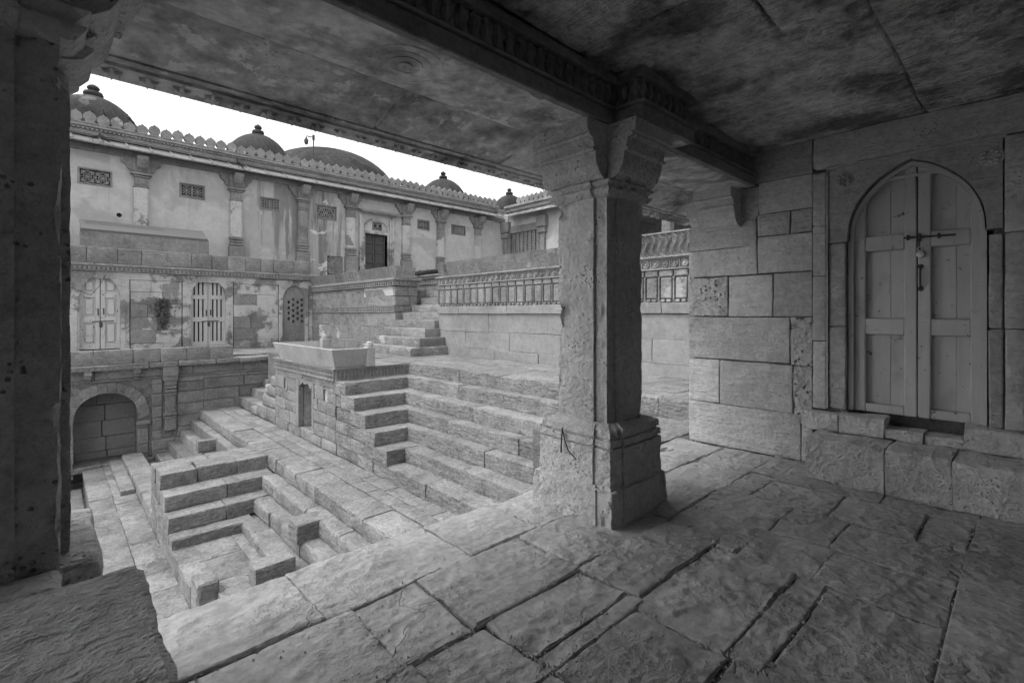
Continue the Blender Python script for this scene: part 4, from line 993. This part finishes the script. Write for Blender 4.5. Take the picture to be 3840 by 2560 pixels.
st = thing('upper_stairs', 'narrow stone stairs climbing between the block and the carved wall', 'stairs', (7, 11, .22))
for i in range(9):
    x = 5.92 + .3 * i; z = .22 + .205 * (i + 1)
    y0 = (9.62, 9.72, 9.95)[i] if i < 3 else 10.0
    br = [y0, y0 + (12.0 - y0) * random.uniform(.4, .6), 12.0 if i > 2 else 11.95]
    run_stones(st, [(x, x + .45 if i > 1 else 6.95, a + .003, b - .003, z - .21, z) for a, b in zip(br[:-1], br[1:])], mat='limeless', seg=.12, amp=.006)
MB().box(6.6, 9.2, 10.1, 12.1, 0, .7).box(7.2, 9.2, 10.1, 12.1, 0, 1.0).box(7.8, 9.2, 10.1, 12.1, 0, 1.45).build('core', M['pool'], st)
ww = thing('landing_wall', 'low carved wall at the head of the upper stairs', 'wall', (8.7, 13, 1.9))
MB().box(8.62, 8.9, 9.5, 16.5, 1.5, 2.32).build('core', M['limeless'], ww)
carved_band(ww, 'X', 8.6, 9.5, 16.5, 2.12, 2.28, .13, 'carved', out=.03, style=2)
carved_band(ww, 'X', 8.57, 9.5, 16.5, 2.29, 2.36, .1, 'carved', out=.04, style=1)
MB().cbox(8.5, 8.95, 9.5, 16.5, 2.365, 2.42, .01).build('ledge', M['roofstone'], ww)
sh = MB()
V, F = rblock(8.5, 8.95, 11.8, 14.3, 2.425, 2.58, r=.04, seg=.06, amp=.05, freq=4, jit=.03); o = mesh_obj('tarpaulin', V, F, M['sheet'], None, True); tag(o, 'black tarpaulin heap lying on the ledge above the stairs', 'tarpaulin')

rw = thing('carved_terrace_wall', 'high terrace wall with a band of carved discs and panels at right', 'wall', (7.2, 6, .2))
YR0, YR1 = 0.5, 10.02
MB().box(XB + .04, 7.6, YR0, YR1 - .03, -.1, 2.0).build('core', M['earth'], rw)
course_wall(rw, 'X', XB, YR0, YR1, [.18, .42], 1.2, 'smooth', proud=.008, gap=.002, chm=.006)
course_wall(rw, 'X', XB + .01, YR0, YR1, [.42, .8, 1.2], 1.6, 'smooth', rough=False, chm=.005, gap=.002, proud=.004)
course_wall(rw, 'X', XB - .03, YR0, YR1 + .02, [1.2, 1.375], 1.5, 'smooth', proud=.003, gap=.002, chm=.006)
# panelled zone
MB().box(XB + .03, XB + .2, YR0, YR1, 1.375, 1.9).build('panel_back', M['carved'], rw)
first = None; n = int((YR1 - YR0) / .25)
for i in range(n):
    y = YR0 + .02 + i * .25
    if first is None:
        m = MB().cbox(XB - .005, XB + .06, y + .02, y + .2, 1.44, 1.76, .012).cbox(XB - .01, XB + .06, y, y + .225, 1.78, 1.88, .012).cbox(XB - .012, XB + .06, y + .03, y + .1, 1.385, 1.425, .008).cbox(XB - .012, XB + .06, y + .13, y + .2, 1.385, 1.425, .008).cbox(XB - .02, XB + .06, y + .215, y + .235, 1.42, 1.78, .005)
        first = m.build('panel', M['limeless'], rw); fy = y
    else: copy_part(first, rw, (0, y - fy, 0))
MB().cbox(XB - .03, XB + .1, YR0, YR1 + .03, 1.885, 1.91, .005).cbox(XB - .03, XB + .1, YR0, YR1 + .03, 2.045, 2.065, .005).box(XB - .005, XB + .1, YR0, YR1, 1.9, 2.05).build('disc_band', M['carved'], rw)
first = None; n = int((YR1 - YR0) / .165)
for i in range(n):
    y = YR0 + .09 + i * .165
    if first is None:
        first = MB().lathe((XB - .006, y, 1.978), [(.064, .01), (.064, -.018), (.054, -.026), (.048, -.012), (.03, -.01), (.02, -.01), (.018, -.022), (.001, -.024)], 14, 'x').cbox(XB - .022, XB, y + .073, y + .09, 1.92, 2.04, .003).build('carved_disc', M['limeless'], rw); fy = y
    else: copy_part(first, rw, (0, y - fy, 0))
MB().cbox(XB - .06, XB + .6, YR0, YR1 + .05, 2.066, 2.1, .006).build('ledge', M['limeless'], rw)
for a, b in zip(*(lambda L: (L[:-1], L[1:]))([5.0, 6.1, 7.2, 8.4, 9.2, 9.98])):
    m = MB(); slab4(m, (XB + .02, a + .004, 2.102), (XB + .02, b - .004, 2.102), (XB - .1, a + .004, 2.43), (XB - .1, b - .004, 2.43), (.14, 0, .006)); m.build('parapet_slab', M['limeless'], rw)
m = MB()
for k in range(3): m.tube([(XB + .01 - .11 * t, 9.62 + .05 * k + .02 * math.sin(t * 6), 2.105 + .32 * t) for t in np.linspace(0, 1, 7)], .018, 6)
m.build('carved_rib', M['carved'], rw, True)['kind'] = 'stuff'
# fluted part of the parapet
m = MB(); slab4(m, (XB + .04, YR0, 2.102), (XB + .04, 4.99, 2.102), (XB - .06, YR0, 2.43), (XB - .06, 4.99, 2.43), (.14, 0, .0)); m.build('parapet_slab', M['limeless'], rw)
MB().cbox(XB - .1, XB + .12, YR0, 4.99, 2.43, 2.46, .006).build('parapet_cap', M['limeless'], rw)
first = None
for i in range(36):
    y = .6 + i * .12
    if first is None:
        m = MB(); prv = None
        for t in np.linspace(0, 1, 7):
            o_ = .045 * math.sin(t * 2 * math.pi); c_ = (XB + .03 - .1 * t - .018, y + o_, 2.105 + .322 * t); r_ = [(c_[0] - .012, c_[1], c_[2]), (c_[0] + .03, c_[1] + .042, c_[2]), (c_[0] + .03, c_[1] - .042, c_[2])]
            if prv: m.add(prv + r_, [[0, 1, 4, 3], [1, 2, 5, 4], [2, 0, 3, 5]])
            prv = r_
        first = m.build('fluted_rib', M['limeless'], rw); fy = y
    else: copy_part(first, rw, (0, y - fy, 0))

# ================================================================== THE MOSQUE RANGE BEHIND
YM = 20.7; ZT = 2.6
mq = thing('mosque_range', 'long plastered range with pilasters, eave and pointed battlements behind the court', 'building', (8, 21, 2.6))
WIN = [(.66, 1.41, 5.39, 5.82, 'round'), (3.36, 4.04, 5.4, 5.82, 'star'), (6.0, 6.65, 5.34, 5.76, 'mesh'), (8.16, 8.99, 5.28, 5.81, 'arch'), (13.16, 13.79, 5.41, 5.82, 'star'), (15.22, 16.05, 5.4, 5.83, 'mesh3')]
UD = (10.35, 11.47, 2.62, 4.86)
# wall built as strips round the openings
mb = MB(); cuts = [(a, b, c, d) for a, b, c, d, _ in WIN] + [(UD[0], UD[1], ZT - 1, UD[3]), (8.62, 9.32, ZT - 1, 3.7)]
xg = sorted({-7.0, 19.3} | {v for c in cuts for v in c[:2]}); zg = sorted({ZT - 1, 6.9} | {v for c in cuts for v in c[2:]})
for xa, xb in zip(xg[:-1], xg[1:]):
    za = None
    for z0_, z1_ in zip(zg[:-1], zg[1:]):
        hole = any(c[0] <= xa and xb <= c[1] and c[2] <= z0_ and z1_ <= c[3] for c in cuts)
        if not hole and za is None: za = z0_
        if za is not None and (hole or z1_ == zg[-1]):
            mb.box(xa, xb, YM, YM + .7, za, z0_ if hole else z1_); za = None
mb.build('wall', M['plaster'], mq)
MB().box(-7, 19.3, YM + .5, YM + .7, ZT, 6.8).build('wall_back', M['plaster'], mq)
for a, b, c, d, kind in WIN:
    fr = MB().cbox(a - .05, b + .05, YM - .03, YM + .06, d, d + .05, .006).cbox(a - .05, b + .05, YM - .03, YM + .06, c - .05, c, .006).cbox(a - .05, a, YM - .028, YM + .06, c, d, .004).cbox(b, b + .05, YM - .028, YM + .06, c, d, .004)
    f = fr.build('window', M['roofstone'], mq)
    MB().box(a, b, YM + .14, YM + .16, c, d).build('shade_panel', M['black'], f)  # black panel painted in for the shade behind the lattice
    lt = MB(); y0, y1 = YM + .03, YM + .06
    n = {'round': 2, 'star': 2, 'mesh': 2, 'arch': 1, 'mesh3': 3}[kind]
    W_ = (b - a) / n
    for q in range(n):
        xa, xb = a + q * W_, a + (q + 1) * W_; xc, zc = (xa + xb) / 2, (c + d) / 2; rr = min(W_, d - c) * .44
        lt.box(xa, xa + W_ * .07, y0, y1, c, d).box(xb - W_ * .07, xb, y0, y1, c, d).box(xa, xb, y0, y1, c, c + .035).box(xa, xb, y0, y1, d - .035, d)
        if kind in ('round', 'star'):
            sp = 10 if kind == 'round' else 8
            for k in range(sp):
                t = 2 * math.pi * k / sp; lt.tube([(xc, (y0 + y1) / 2, zc), (xc + rr * math.cos(t), (y0 + y1) / 2, zc + rr * math.sin(t))], .012, 4)
            for r_ in (rr, rr * .6, rr * .25):
                lt.tube([(xc + r_ * math.cos(t), (y0 + y1) / 2, zc + r_ * math.sin(t)) for t in np.linspace(0, 2 * math.pi, 19)], .014, 4)
            if kind == 'round':
                for k in range(4):
                    t = math.pi / 4 + k * math.pi / 2; sx, sz = math.cos(t), math.sin(t)
                    lt.add([(xc + sx * rr * .72, y0, zc + sz * rr * .72), (xc + np.sign(sx) * W_ * .48, y0, zc + sz * rr * .3), (xc + np.sign(sx) * W_ * .48, y0, zc + np.sign(sz) * (d - c) * .48), (xc + sx * rr * .3, y0, zc + np.sign(sz) * (d - c) * .48)], [[0, 1, 2, 3]])
        elif kind == 'arch':
            ap2 = arch_pts(xc, W_ * .4, c + .02, d - .08, 8, .8)
            lt.strip([(x, y0, z) for x, z in ap2], [(xc + (x - xc) * 1.12, y0, z + .04) for x, z in ap2])
            for i in range(9): lt.tube([(xa + W_ * (i + .5) / 9, y1, c), (xa + W_ * ((i + 2.5) % 9) / 9, y1, d)], .014, 4).tube([(xa + W_ * (i + .5) / 9, y1, d), (xa + W_ * ((i + 2.5) % 9) / 9, y1, c)], .014, 4)
            for j in range(5): lt.tube([(xa, y1, c + (d - c) * j / 5), (xb, y1, c + (d - c) * j / 5)], .012, 4)
        else:
            for i in range(1, 5): lt.box(xa + W_ * i / 5 - .01, xa + W_ * i / 5 + .01, y0, y1, c, d)
            for i in range(1, 6): lt.box(xa, xb, y0 + .003, y1 - .003, c + (d - c) * i / 6 - .01, c + (d - c) * i / 6 + .01)
    lt.build('lattice', M['carved'], f)
# pilasters with base, shaft, capital and side brackets
PIL = [(-4.2, 'lime'), (-1.3, 'lime'), (2.22, 'lime'), (5.1, 'lime'), (7.57, 'roofstone'), (9.64, 'lime'), (12.44, 'lime'), (14.45, 'lime'), (16.9, 'lime')]
for x, m in PIL:
    pl = MB().cbox(x - .2, x + .2, YM - .14, YM + .05, 4.1, 5.45, .02).cbox(x - .15, x + .15, YM - .165, YM + .05, 4.1, 5.45, .01).build('pilaster', M[m], mq)
    MB().cbox(x - .26, x + .26, YM - .22, YM + .05, ZT, 3.75, .015).cbox(x - .24, x + .24, YM - .2, YM + .05, 3.77, 3.87, .02).cbox(x - .22, x + .22, YM - .18, YM + .05, 3.89, 3.97, .02).cbox(x - .24, x + .24, YM - .19, YM + .05, 3.99, 4.09, .02).build('base', M['roofstone' if m != 'lime' or x > 5 else 'carved'], pl)
    MB().cbox(x - .21, x + .21, YM - .17, YM + .05, 5.46, 5.53, .01).cbox(x - .19, x + .19, YM - .16, YM + .05, 5.54, 5.78, .008).cbox(x - .1, x + .1, YM - .175, YM + .05, 5.57, 5.75, .006).cbox(x - .23, x + .23, YM - .2, YM + .05, 5.79, 5.85, .02).cbox(x - .29, x + .29, YM - .25, YM + .05, 5.86, 5.95, .02).build('capital', M['carved'], pl)
    MB().cbox(x - .24, x + .24, YM - .25, YM + .05, 5.96, 6.42, .03).prism([(x - .24, 6.42), (x - .55, 6.42), (x - .53, 6.25), (x - .42, 6.18), (x - .36, 6.05), (x - .24, 5.98)], 'y', YM - .12, YM + .05).prism([(x + .24, 6.42), (x + .55, 6.42), (x + .53, 6.25), (x + .42, 6.18), (x + .36, 6.05), (x + .24, 5.98)], 'y', YM - .12, YM + .05).prism([(YM - .25, 6.0), (YM - .4, 6.1), (YM - .55, 6.3), (YM - .6, 6.42), (YM, 6.42), (YM, 6.0)], 'x', x - .15, x + .15).build('bracket', M['roofstone'], pl)
# beam under the eave, eave slabs, cornices
MB().cbox(-7, 19.1, YM - .1, YM + .1, 6.42, 6.62, .01).build('wall_beam', M['roofstone'], mq)
br = breaks(-7, 18.1, .62, .15)
def eave_slab(face, c, a, b, parent, ov=.75, z_in=6.86, z_out=6.5):
    m = MB()
    P = [(0, z_in), (-ov, z_out), (-ov, z_out + .045), (-ov * .94, z_out + .075), (0, z_in + .05)]
    V = [pt(face, c, s, z, d) for s in (a, b) for d, z in P]; n = len(P)
    m.add(V, [list(range(n)), [n + i for i in range(n)][::-1]] + [[i, (i + 1) % n, n + (i + 1) % n, n + i] for i in range(n)])
    V = [pt(face, c, s, z + e, d) for s in (a + .01, a + .07) for d, z, e in ((0, z_in + .05, 0), (-ov * .97, z_out + .06, 0), (-ov * .97, z_out + .06, .035), (0, z_in + .05, .035))]
    m.add(V, [[0, 1, 2, 3], [7, 6, 5, 4], [0, 4, 5, 1], [1, 5, 6, 2], [2, 6, 7, 3]])
    return m.build('eave_slab', M['roofstone'], parent)
for a, b in zip(br[:-1], br[1:]): eave_slab('Y', YM, a + .002, b - .002, mq)
MB().box(-7, 18.3, YM - .22, YM + .5, 6.86, 7.06).build('frieze', M['roofstone'], mq)
carved_band(mq, 'Y', YM - .24, -7, 18.25, 6.9, 7.05, .36, 'carved', out=.02, style=1)
MB().cbox(-7, 18.22, YM - .3, YM + .5, 7.06, 7.1, .006).build('cornice', M['roofstone'], mq)
dn = MB()
for i in range(int(25.2 / .11)): dn.box(-7 + i * .11, -7 + i * .11 + .055, YM - .345, YM - .28, 7.02, 7.06)
d_ = dn.build('dentil_row', M['carved'], mq); tag(d_, kind='stuff')
MB().cbox(-7, 18.2, YM - .36, YM + .5, 7.1, 7.15, .008).cbox(-7, 18.25, YM - .3, YM + .5, 7.15, 7.25, .015).build('cornice', M['roofstone'], mq)
carved_band(mq, 'Y', YM - .3, -7, 18.2, 7.155, 7.225, .5, 'carved', out=.03, style=2)
MP = [(-.14, 0), (-.105, .05), (-.15, .1), (-.165, .16), (-.15, .24), (-.1, .3), (-.03, .335), (0, .38), (.03, .335), (.1, .3), (.15, .24), (.165, .16), (.15, .1), (.105, .05), (.14, 0)]
first = None
for i in range(76):
    x = -6.8 + .3345 * i
    if x > 18.15: break
    if first is None:
        first = MB().prism([(x + p, 7.25 + q) for p, q in MP], 'y', YM - .26, YM - .12).box(x - .1675, x + .167, YM - .26, YM - .12, 7.2, 7.252).build('merlon', M['limeless'], mq); fx = x
    else: copy_part(first, mq, (x - fx, random.uniform(-.02, .02), random.choice((0, 0, 0, -.01, -.02, -.05, .01))))
MB().box(-7, 33, YM + .5, 40, 6.6, 7.3).build('roof', M['roofstone'], mq)
# doorway of the range
x0, x1, z0, z1 = UD
dr = MB().box(x0, x1, YM + .2, YM + .25, z0, z1).build('door', M['darkwood'], mq)
for i in range(2):
    a = x0 + .03 + i * (x1 - x0) / 2; b = a + (x1 - x0) / 2 - .05
    for j in range(5):
        zz_ = z0 + .05 + j * .44; MB().cbox(a, b, YM + .16, YM + .21, zz_, zz_ + .1, .01).build('rail', M['darkwood'], dr)
    MB().cbox(a, a + .07, YM + .15, YM + .21, z0, z1, .01).build('stile', M['darkwood'], dr); MB().cbox(b - .07, b, YM + .15, YM + .21, z0, z1, .01).build('stile', M['darkwood'], dr)
fr = MB()
for s, e in ((x0 - .09, x0), (x1, x1 + .09)): fr.cbox(s, e, YM - .06, YM + .2, ZT, z1, .01)
for s, e in ((x0 - .3, x0 - .2), (x1 + .2, x1 + .3)): fr.cbox(s, e, YM - .14, YM + .1, ZT, 5.7, .015)
for s, e in ((x0 - .19, x0 - .1), (x1 + .1, x1 + .19)): fr.cbox(s, e, YM - .1, YM + .1, ZT, 5.6, .01)
fr.cbox(x0 - .09, x1 + .09, YM - .05, YM + .2, z1, z1 + .12, .01)
ap2 = arch_pts((x0 + x1) / 2, (x1 - x0) / 2 + .1, z1, 5.6, 10, .75); ap3 = arch_pts((x0 + x1) / 2, (x1 - x0) / 2 + .03, z1, 5.5, 10, .75)
fr.strip([(x, YM - .06, z) for x, z in ap2], [(x, YM - .06, z) for x, z in ap3]); fr.strip([(x, YM - .06, z) for x, z in ap2], [(x, YM, z) for x, z in ap2]); fr.strip([(x, YM - .06, z) for x, z in ap3], [(x, YM, z) for x, z in ap3])
fr.build('door_frame', M['lime'], mq)
MB().cbox(10.72, 11.2, YM - .03, YM + .05, 5.05, 5.45, .01).build('vent', M['roofstone'], mq)
v_ = MB().box(10.77, 11.15, YM - .035, YM - .031, 5.1, 5.4)
v_.build('vent_shade_panel', M['black'], mq)  # black sheet in front of the vent, painted as its inner shade
lt = MB()
for i in range(5): lt.tube([(10.77 + .095 * i, YM - .045, 5.1), (10.77 + .38 - .095 * i, YM - .045, 5.4)], .012, 4)
for i in range(4): lt.tube([(10.77, YM - .047, 5.1 + .1 * i), (11.15, YM - .047, 5.1 + .1 * i)], .01, 4)
lt.build('vent_lattice', M['carved'], mq)
for a, b in ((10.02, 10.7), (10.71, 11.4), (11.41, 12.05)):
    m = MB(); P = [(0, 5.88), (-.45, 5.76), (-.45, 5.82), (0, 5.95)]; V = [(s, YM + d, z) for s in (a, b) for d, z in P]
    m.add(V, [[0, 1, 2, 3], [7, 6, 5, 4]] + [[i, (i + 1) % 4, 4 + (i + 1) % 4, 4 + i] for i in range(4)]); m.build('door_hood', M['limeless'], mq)
# broken patch showing bricks
for j in range(9):
    for i in range(6):
        x = 8.6 + i * .125 + (j % 2) * .06; z = 2.95 + j * .083
        if (x - 8.97) ** 2 / .16 + (z - 3.25) ** 2 / .24 < 1 and x < 9.3: cstone('brick', mq, M['brick'], x, x + .118, YM + .05 + random.uniform(-.015, .015), YM + .2, z, z + .07, .006, .003)
MB().box(8.6, 9.35, YM + .12, YM + .5, ZT, 3.75).build('patch_back', M['earth'], mq)
MB().lathe((1.64, YM - .002, 4.47), [(.075, 0), (.06, .02), (.001, .03)], 9, 'y').build('hole', M['black'], mq)  # black disc on the wall, painted as the shade in a hole

# ---- right wing meeting the range at the corner
XW = 18.9
rg = thing('right_wing', 'wing of the mosque range with a lattice window at the far right corner', 'building', (19.2, 15, 2.6))
MB().box(XW, XW + .7, 17.95, 20.7, 1, 4.52).box(XW, XW + .7, 20.3, 20.7, 4.5, 6.9).box(XW, XW + .7, 13.6, 17.95, 1, 6.9).box(XW, XW + .7, 17.9, 20.35, 6.1, 6.9).box(XW + .3, XW + .7, 2, 20.7, 6.6, 6.9).build('wall', M['plaster'], rg)
wf = MB().cbox(XW - .06, XW + .1, 20.2, 20.32, 4.5, 6.12, .01).cbox(XW - .06, XW + .1, 17.9, 18.02, 4.5, 6.12, .01).cbox(XW - .05, XW + .1, 18.02, 20.2, 5.72, 6.1, .01).build('window', M['roofstone'], rg)
lt = MB().box(XW + .2, XW + .25, 18, 20.2, 4.5, 5.72); lt.build('shade_panel', M['black'], wf)  # black panel standing in for the shaded inside of the window
lt = MB()
for i in range(1, 7): lt.box(XW + .03, XW + .1, 18.02 + 2.18 * i / 7 - .05, 18.02 + 2.18 * i / 7 + .05, 4.5, 5.72)
for i in range(1, 14):
    if i % 2: lt.box(XW + .06, XW + .09, 18.02 + 2.18 * i / 14 - .03, 18.02 + 2.18 * i / 14 + .03, 4.5, 5.72)
for j in range(9): lt.box(XW + .05, XW + .095, 18.02, 20.2, 4.5 + .14 * j, 4.54 + .14 * j)
lt.build('lattice', M['carved'], wf)
for y in (17.6, 20.45):
    MB().cbox(XW - .16, XW + .05, y - .17, y + .17, 1, 5.45, .02).cbox(XW - .25, XW + .05, y - .28, y + .28, 5.46, 5.75, .03).cbox(XW - .3, XW + .05, y - .33, y + .33, 5.76, 6.4, .05).build('pilaster', M['roofstone'], rg)
br = breaks(2, 20.0, .62, .15)
for a, b in zip(br[:-1], br[1:]): eave_slab('X', XW, a + .002, b - .002, rg)
MB().box(XW - .22, XW + .5, 2, 20.4, 6.86, 7.06).cbox(XW - .3, XW + .5, 2, 20.4, 7.06, 7.1, .006).build('frieze', M['roofstone'], rg)
MB().cbox(XW - .36, XW + .5, 2, 20.32, 7.1, 7.15, .008).cbox(XW - .3, XW + .5, 2, 20.38, 7.15, 7.25, .015).build('cornice', M['roofstone'], rg)
carved_band(rg, 'X', XW - .24, 2, 20.3, 6.9, 7.05, .36, 'carved', out=.02, style=1)
first = None
for i in range(52):
    y = 2.2 + .3345 * i
    if first is None:
        first = MB().prism([(y + p, 7.25 + q) for p, q in MP], 'x', XW - .26, XW - .12).box(XW - .26, XW - .12, y - .1675, y + .167, 7.2, 7.252).build('merlon', M['limeless'], rg); fy = y
    elif y < 20.3: copy_part(first, rg, (random.uniform(-.012, .012), y - fy, random.uniform(-.012, .01)))
# open colonnade further along the wing
for y in (12.4, 10.6, 8.6, 6.6):
    MB().cbox(XW + .05, XW + .45, y - .2, y + .2, 1, 5.3, .03).cbox(XW - .05, XW + .55, y - .3, y + .3, 5.31, 5.6, .03).cbox(XW - .1, XW + .6, y - .4, y + .4, 5.61, 6.1, .06).build('column', M['roofstone'], rg)
MB().box(XW + 5, XW + 5.4, 2, 20, 1, 7).box(XW, XW + 5.4, 2, 14, 6.1, 6.9).build('inner_wall', M['pool'], rg)
MB().box(XW + .5, 33, 2, 21, 6.85, 7.3).build('roof', M['roofstone'], rg)

# ---- domes
def dome(label, x, y, zb, r, hgt, fin=1.0, flat=False, group='plaster domes on the roof'):
    t = thing('dome', label, 'dome', (x, y, zb), group)
    prof = [(r * 1.02, -.8), (r * 1.02, 0)]
    for i in range(1, 17):
        a = i / 16 * math.pi / 2; prof.append((max(r * math.cos(a) ** (1.0 if not flat else .9), .001), hgt * math.sin(a)))
    MB().lathe((x, y, zb), prof, 48).build('shell', M['dome'], t, True)
    f = fin
    if flat: pf_ = [(.5 * f, -.12), (.55 * f, 0), (.5 * f, .1), (.4 * f, .16), (.42 * f, .2), (.001, .26)]
    else: pf_ = [(.2 * f, -.1), (.36 * f, .02), (.4 * f, .1), (.36 * f, .2), (.2 * f, .24), (.16 * f, .28), (.24 * f, .34), (.25 * f, .4), (.18 * f, .48), (.1 * f, .52), (.001, .56)]
    MB().lathe((x, y, zb + hgt), pf_, 18).build('finial', M['dome'], t, True)
    return t
dome('plaster dome at the left end of the battlements, partly behind the pillar', 1.34, 28, 8.35, 1.86, 2.28, .9)
dome('medium plaster dome just left of the lamp arm', 7.96, 28, 8.35, 1.75, 2.3, .75)
dome('widest flattest plaster dome beside the lamp arm', 13.76, 33, 8.6, 4.9, 3.62, .9, True)
dome('smaller dome with ball finial right of the widest dome', 19.84, 28, 8.35, 1.78, 2.2, .75)
dome('smallest dome rising behind the corner of the battlements', 26.13, 28, 8.35, 1.55, 2.15, .75)

# ---- lamp arm on the roof
lm = thing('roof_lamp', 'small lamp hanging from a bent metal pole above the domes', 'lamp', (10.68, 27.5, 7.3))
MB().tube([(10.68, 27.5, 7.3), (10.68, 27.5, 11.12)], .035, 6).tube([(10.68, 27.5, 11.05), (10.3, 27.5, 11.05), (10.28, 27.5, 10.95)], .03, 6).box(10.62, 10.74, 27.46, 27.54, 10.9, 11.2).build('pole', M['iron'], lm)
MB().lathe((10.28, 27.5, 10.55), [(.001, 0), (.09, .05), (.12, .18), (.12, .28), (.06, .36), (.04, .42)], 10).build('lamp_housing', M['iron'], lm, True)

# ---- birds
def bird(label, loc, yaw, sc=1.0, pitch=35):
    P = [(-.2, .0, .012, .03), (-.1, .0, .018, .03), (-.05, .0, .05, .045), (.02, .005, .062, .06), (.09, .012, .05, .05), (.125, .03, .032, .034), (.15, .05, .036, .036), (.18, .05, .028, .026), (.195, .046, .01, .01), (.235, .036, .003, .003)]
    k = 8; V = []; pr = R(pitch)
    for x, z, ry, rz in P:
        for t in range(k):
            a = 2 * math.pi * t / k; V.append((x, ry * math.cos(a), z + rz * math.sin(a)))
    F = [[i * k + t, i * k + (t + 1) % k, (i + 1) * k + (t + 1) % k, (i + 1) * k + t] for i in range(len(P) - 1) for t in range(k)] + [list(range(k))[::-1], [(len(P) - 1) * k + t for t in range(k)]]
    n = len(V); V += [(-.36, -.045, -.01), (-.36, .045, -.01), (-.18, .03, .0), (-.18, -.03, .0), (-.36, 0, -.022)]; F += [[n, n + 1, n + 2, n + 3], [n, n + 4, n + 1]]
    out = []
    for x, y, z in V:
        x, z = x * math.cos(pr) - z * math.sin(pr), x * math.sin(pr) + z * math.cos(pr)
        x, y = x * math.cos(yaw) - y * math.sin(yaw), x * math.sin(yaw) + y * math.cos(yaw)
        out.append((loc[0] + x * sc, loc[1] + y * sc, loc[2] + (z + .15) * sc))
    t = thing('bird', label, 'bird', loc, 'dark birds on the roof')
    mesh_obj('body', out, F, M['bird'], t, True)
    MB().tube([(loc[0] - .015, loc[1] - .02, loc[2] + .12 * sc), (loc[0], loc[1] - .02, loc[2] - .01)], .006, 4).build('leg', M['bird'], t)
    MB().tube([(loc[0] - .015, loc[1] + .02, loc[2] + .12 * sc), (loc[0], loc[1] + .02, loc[2] - .01)], .006, 4).build('leg', M['bird'], t)
bird('left bird of the pair on the eave, facing right', (0.950, 20.0, 6.59), .2, .8, 8)
bird('right bird of the pair on the eave, facing left', (1.20, 20.0, 6.59), math.pi - .3, .95, 35)
bird('lone dark bird on the eave above the second pilaster', (5.04, 20.0, 6.59), math.pi - .2, .95, 45)
bird('dark bird perched on a battlement before the leftmost dome', (1.254, 20.500, 7.485), math.pi, .95, 55)
bird('dark bird on the battlements at the edge of the leftmost dome', (1.899, 20.500, 7.539), math.pi - .2, .85, 45)

# ---- tree beyond the wing
tt = thing('tree', 'leafy tree top showing behind the right wing', 'tree', (34, 30, -3))
MB().tube([(34, 30, -3), (34.1, 30, 3), (33.8, 30.2, 7), (33.6, 30.1, 10)], [.4, .33, .24, .12], 8).tube([(33.9, 30.1, 5), (32.5, 30.5, 8.5), (31.6, 30.8, 11)], [.18, .12, .05], 6).tube([(33.9, 30.1, 6), (35.5, 29.5, 9), (36.5, 29.2, 11)], [.18, .12, .05], 6).build('trunk', M['bark'], tt, True)
V = []; F = []; cl = [(33.6 + RNG.normal(0, 1.6), 30 + RNG.normal(0, 1.4), 10.6 + RNG.normal(0, .8), RNG.uniform(.35, .8)) for _ in range(34)]
for _ in range(3600):
    c_ = cl[RNG.integers(len(cl))]; p = np.array(c_[:3]) + RNG.normal(0, 1, 3) * c_[3] * .6; u = RNG.normal(0, 1, 3); u /= np.linalg.norm(u); v = np.cross(u, RNG.normal(0, 1, 3)); v /= np.linalg.norm(v)
    s_ = RNG.uniform(.06, .13); n = len(V); V += [p - u * s_, p + v * s_ * .5, p + u * s_, p - v * s_ * .5]; F.append([n, n + 1, n + 2, n + 3])
mesh_obj('crown', V, F, M['leaf'], tt)

# ---- grit in the joints and a few straws on the porch floor
V = []; F = []
for _ in range(5000):
    a, b, c, d = FL[RNG.integers(0, 45)]
    e = RNG.integers(4); t = RNG.uniform(0, 1); o_ = RNG.normal(0, .012)
    x, y = [(a + o_, c + t * (d - c)), (b + o_, c + t * (d - c)), (a + t * (b - a), c + o_), (a + t * (b - a), d + o_)][e]
    if RNG.uniform() < .15: x, y = RNG.uniform(.3, 4.4), RNG.uniform(.1, 2.3)
    s_ = RNG.uniform(.0015, .006); z = RNG.uniform(-.014, .002); n = len(V)
    V += [(x - s_, y - s_, z), (x + s_, y - s_, z), (x, y + s_, z), (x, y, z + s_ * 1.5)]; F += [[n, n + 1, n + 3], [n + 1, n + 2, n + 3], [n + 2, n, n + 3]]
gr = mesh_obj('grit', V, F, M['floor']); tag(gr, 'fine loose grit lying in the joints of the porch floor', 'grit', kind='stuff')
for i, (x, y, a, L_, lab) in enumerate(((2.47, .72, .6, .03, 'short dry straw by the narrow flagstones'), (2.62, .235, 1.1, .028, 'dry straw in the long joint at the lower right'), (2.95, .55, 2.4, .04, 'thin dry straw near the middle of the right-hand flagstones'))):
    o = MB().tube([(x - math.cos(a) * L_ / 2, y - math.sin(a) * L_ / 2, .014), (x + math.cos(a) * L_ / 2, y + math.sin(a) * L_ / 2, .018)], .0016, 4).build('straw', M['twig']); tag(o, lab, 'straw', 'straws on the floor')
